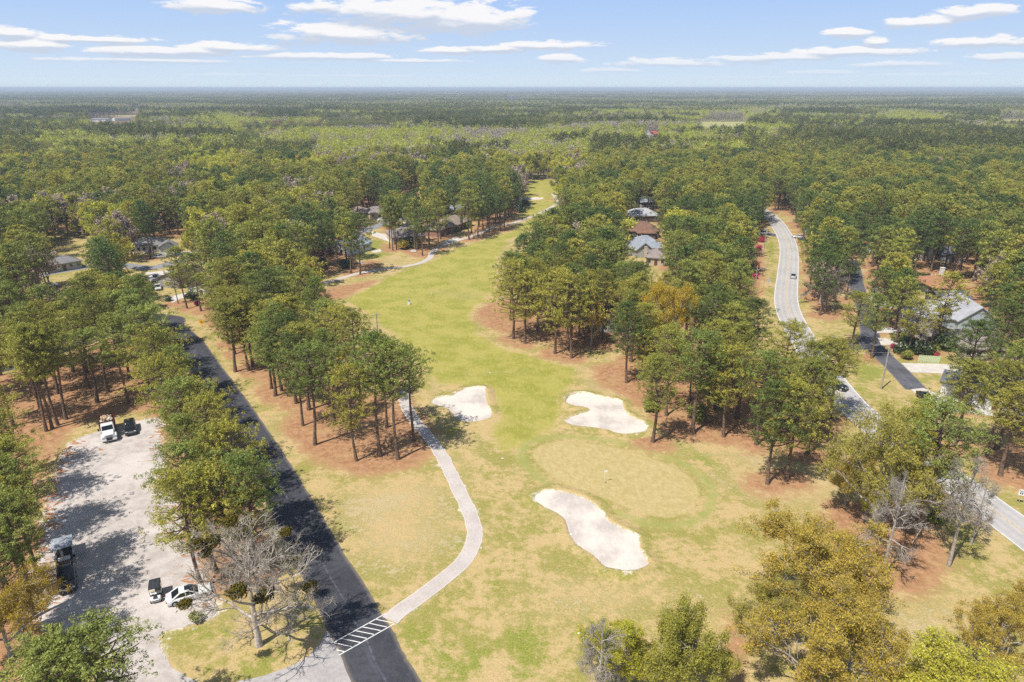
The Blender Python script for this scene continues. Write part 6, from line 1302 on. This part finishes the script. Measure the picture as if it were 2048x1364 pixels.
def single_out():
    """neighbouring trees of one group: told apart by crown tone, row from the front and order from the left"""
    gs = {}
    for o in list(COL.objects):
        if o.parent is None and o.get('group') and o.get('category') in ('pine tree', 'tree'): gs.setdefault(o['group'], []).append(o)
    for g, L in gs.items():
        reg = next((v for k, v in SHORT.items() if g.endswith(k)), None); 
        if reg is None: reg = 'of the strip along the black road' if 'strip' in g else ('left of the parking lot' if 'left edge' in g else 'under the block right of the bunkers')
        L.sort(key=lambda o: -proj(o.location.x, o.location.y, 0)[1]); n = 8 if len(L) > 16 else 5; n = max(n, -(-len(L) // 9)); tonem = {'pine_needles': 'green', 'pine_needles_yellow': 'yellowish', 'pine_needles_dark': 'dark green'}
        for r in range(0, len(L), n):
            row = sorted(L[r:r + n], key=lambda o: proj(o.location.x, o.location.y, 13)[0])
            for i, o in enumerate(row):
                cr = [c for c in o.children if c.name.startswith('crown')]; tone = tonem.get(cr[0].data.materials[0].name, '') if cr else 'grey'
                kind = (tone + ' pine') if o['category'] == 'pine tree' else g.split(' trees ')[0] + ' tree'
                if 'young' in g: kind = 'young ' + kind
                o['label'] = '%s, %s, %s row %s' % (kind, ORD[min(i, 9)], ROW[min(r // n, 8)], reg)
def shrubs():
    kinds = {'pink': SHRUB('pink_flowers', 1), 'magenta': SHRUB('magenta_flowers', 2), 'dark': SHRUB('dark_leaves', 3), 'green': SHRUB('green_leaves', 4), 'olive': SHRUB('pine_needles', 5), 'yellow': SHRUB('orange_leaves', 6)}
    for (px, py, k, s, lb) in ((393, 611, 'magenta', 1.0, 'magenta azalea bush in front of the stone house'), (337, 602, 'dark', 1.1, 'round clipped dark bush at the driveway edge'), (378, 596, 'dark', 1.2, 'dark round bush by the white porch'), (390, 599, 'dark', 1.3, 'dark bush right of the white porch'),
        (1524, 484, 'pink', 1.7, 'pink azalea below the far utility pole'), (1518, 500, 'pink', 1.5, 'pink azalea second along the left verge'), (1511, 532, 'pink', 1.4, 'pale pink azalea third along the left verge'), (1507, 556, 'pink', 1.5, 'pink azalea nearest the lamp pole'),
        (1786, 697, 'pink', .9, 'small red azalea at the planting bed corner'), (1800, 705, 'dark', 1.9, 'dark evergreen shrub left in the planting bed'), (1815, 700, 'dark', 2.2, 'dark evergreen shrub behind the round yellow one'), (1830, 706, 'dark', 2.1, 'dark evergreen shrub mid planting bed'), (1848, 708, 'dark', 2.0, 'dark evergreen shrub right in the planting bed'),
        (1812, 718, 'olive', 1.3, 'round olive shrub at the front of the bed'), (1814, 711, 'yellow', .9, 'yellow tipped shrub on the bed'), (1795, 682, 'olive', 1.6, 'olive shrub between the two driveways'), (1872, 712, 'pink', .7, 'red flowering shrub behind the green fence'), (1862, 708, 'olive', 1.5, 'olive shrub behind the green fence'),
        (1888, 700, 'dark', 2.6, 'tall dark magnolia like shrub before the weathered roof'), (1905, 520, 'magenta', 2.0, 'magenta azalea in the right hand pines'), (1915, 521, 'magenta', 1.6, 'second magenta azalea in the right hand pines'), (695, 536, 'dark', 2.3, 'dark conical evergreen by the lone path pine'), (642, 530, 'dark', 1.6, 'dark hedge clump left of the gabled house lawn'),
        (912, 464, 'green', 1.4, 'green shrub at the left wall of the brick house'), (935, 456, 'green', 1.6, 'green shrub along the brick house back wall'), (920, 460, 'dark', 1.0, 'dark shrub below the brick house windows'), (805, 498, 'yellow', 2.4, 'orange tinged shrub under the slim pines'), (815, 494, 'dark', 2.6, 'dark shrub under the slim pines'), (828, 497, 'green', 1.6, 'green shrub behind the low white board'),
        (840, 490, 'yellow', 2.0, 'orange tinged shrub right of the slim pines'), (1345, 712, 'pink', 1.4, 'pink azalea glimpsed through the right hand block'), (395, 1242, 'olive', .8, 'small round bush on the edge of the grass island'), (1052, 412, 'dark', 2.2, 'dark shrub at the far bunker'), (1040, 425, 'dark', 2.6, 'dark shrub beside the far path'),
        (1300, 262 + 560, 'olive', 1.5, 'low pine sapling on the straw'), (1395, 840, 'olive', 2.0, 'young pine under the broad solitary pine'), (1430, 812, 'olive', 2.1, 'young pine in the shade of the right hand block'), (1865, 1040, 'green', 1.2, 'bright green sapling at the foot of the leaning pine'), (1712, 1100, 'yellow', 1.0, 'low golden bush at the shaded foot of the largest hardwood')):
        p = G(px, py); put(kinds[k], 'shrub', p.x, p.y, lb, 'shrub', None, px % 6, s, 1.0, 'stem', 'foliage')
def haze():
    m = bpy.data.materials.new('haze'); m.use_nodes = True; t = NT(m.node_tree); t.n.clear()
    v = t.new('ShaderNodeVolumePrincipled', ins={'Color': (.74, .86, 1, 1), 'Density': HAZE, 'Anisotropy': .0})
    t.n.new('ShaderNodeOutputMaterial'); o = [n for n in t.n if n.type == 'OUTPUT_MATERIAL'][0]; t.l.new(v.outputs[0], o.inputs['Volume'])
    b = MB().box(0, 14000, 30.5, 62000, 33000, 63).build('haze', m); tag(b, kind='stuff')
HAZE = 1.8e-4
FIELDS = [GP([(1398, 234), (1494, 234), (1496, 254), (1398, 256)]), GP([(1996, 232), (2100, 232), (2100, 243), (2000, 243)])]
CLEARINGS = [GP(p) for p in ([(80, 436), (200, 436), (360, 425), (480, 440), (640, 400), (640, 600), (300, 620), (60, 600), (60, 480)], [(640, 420), (960, 420), (960, 500), (640, 600)], [(800, 345), (850, 345), (850, 395), (720, 410), (720, 375)], [(1380, 225), (1510, 225), (1510, 275), (1380, 275)], [(1250, 390), (1340, 390), (1345, 540), (1250, 520)])]
houses(); vehicles(); small_things()
planting(); single_out(); shrubs()
make_ground(); paving(); haze()
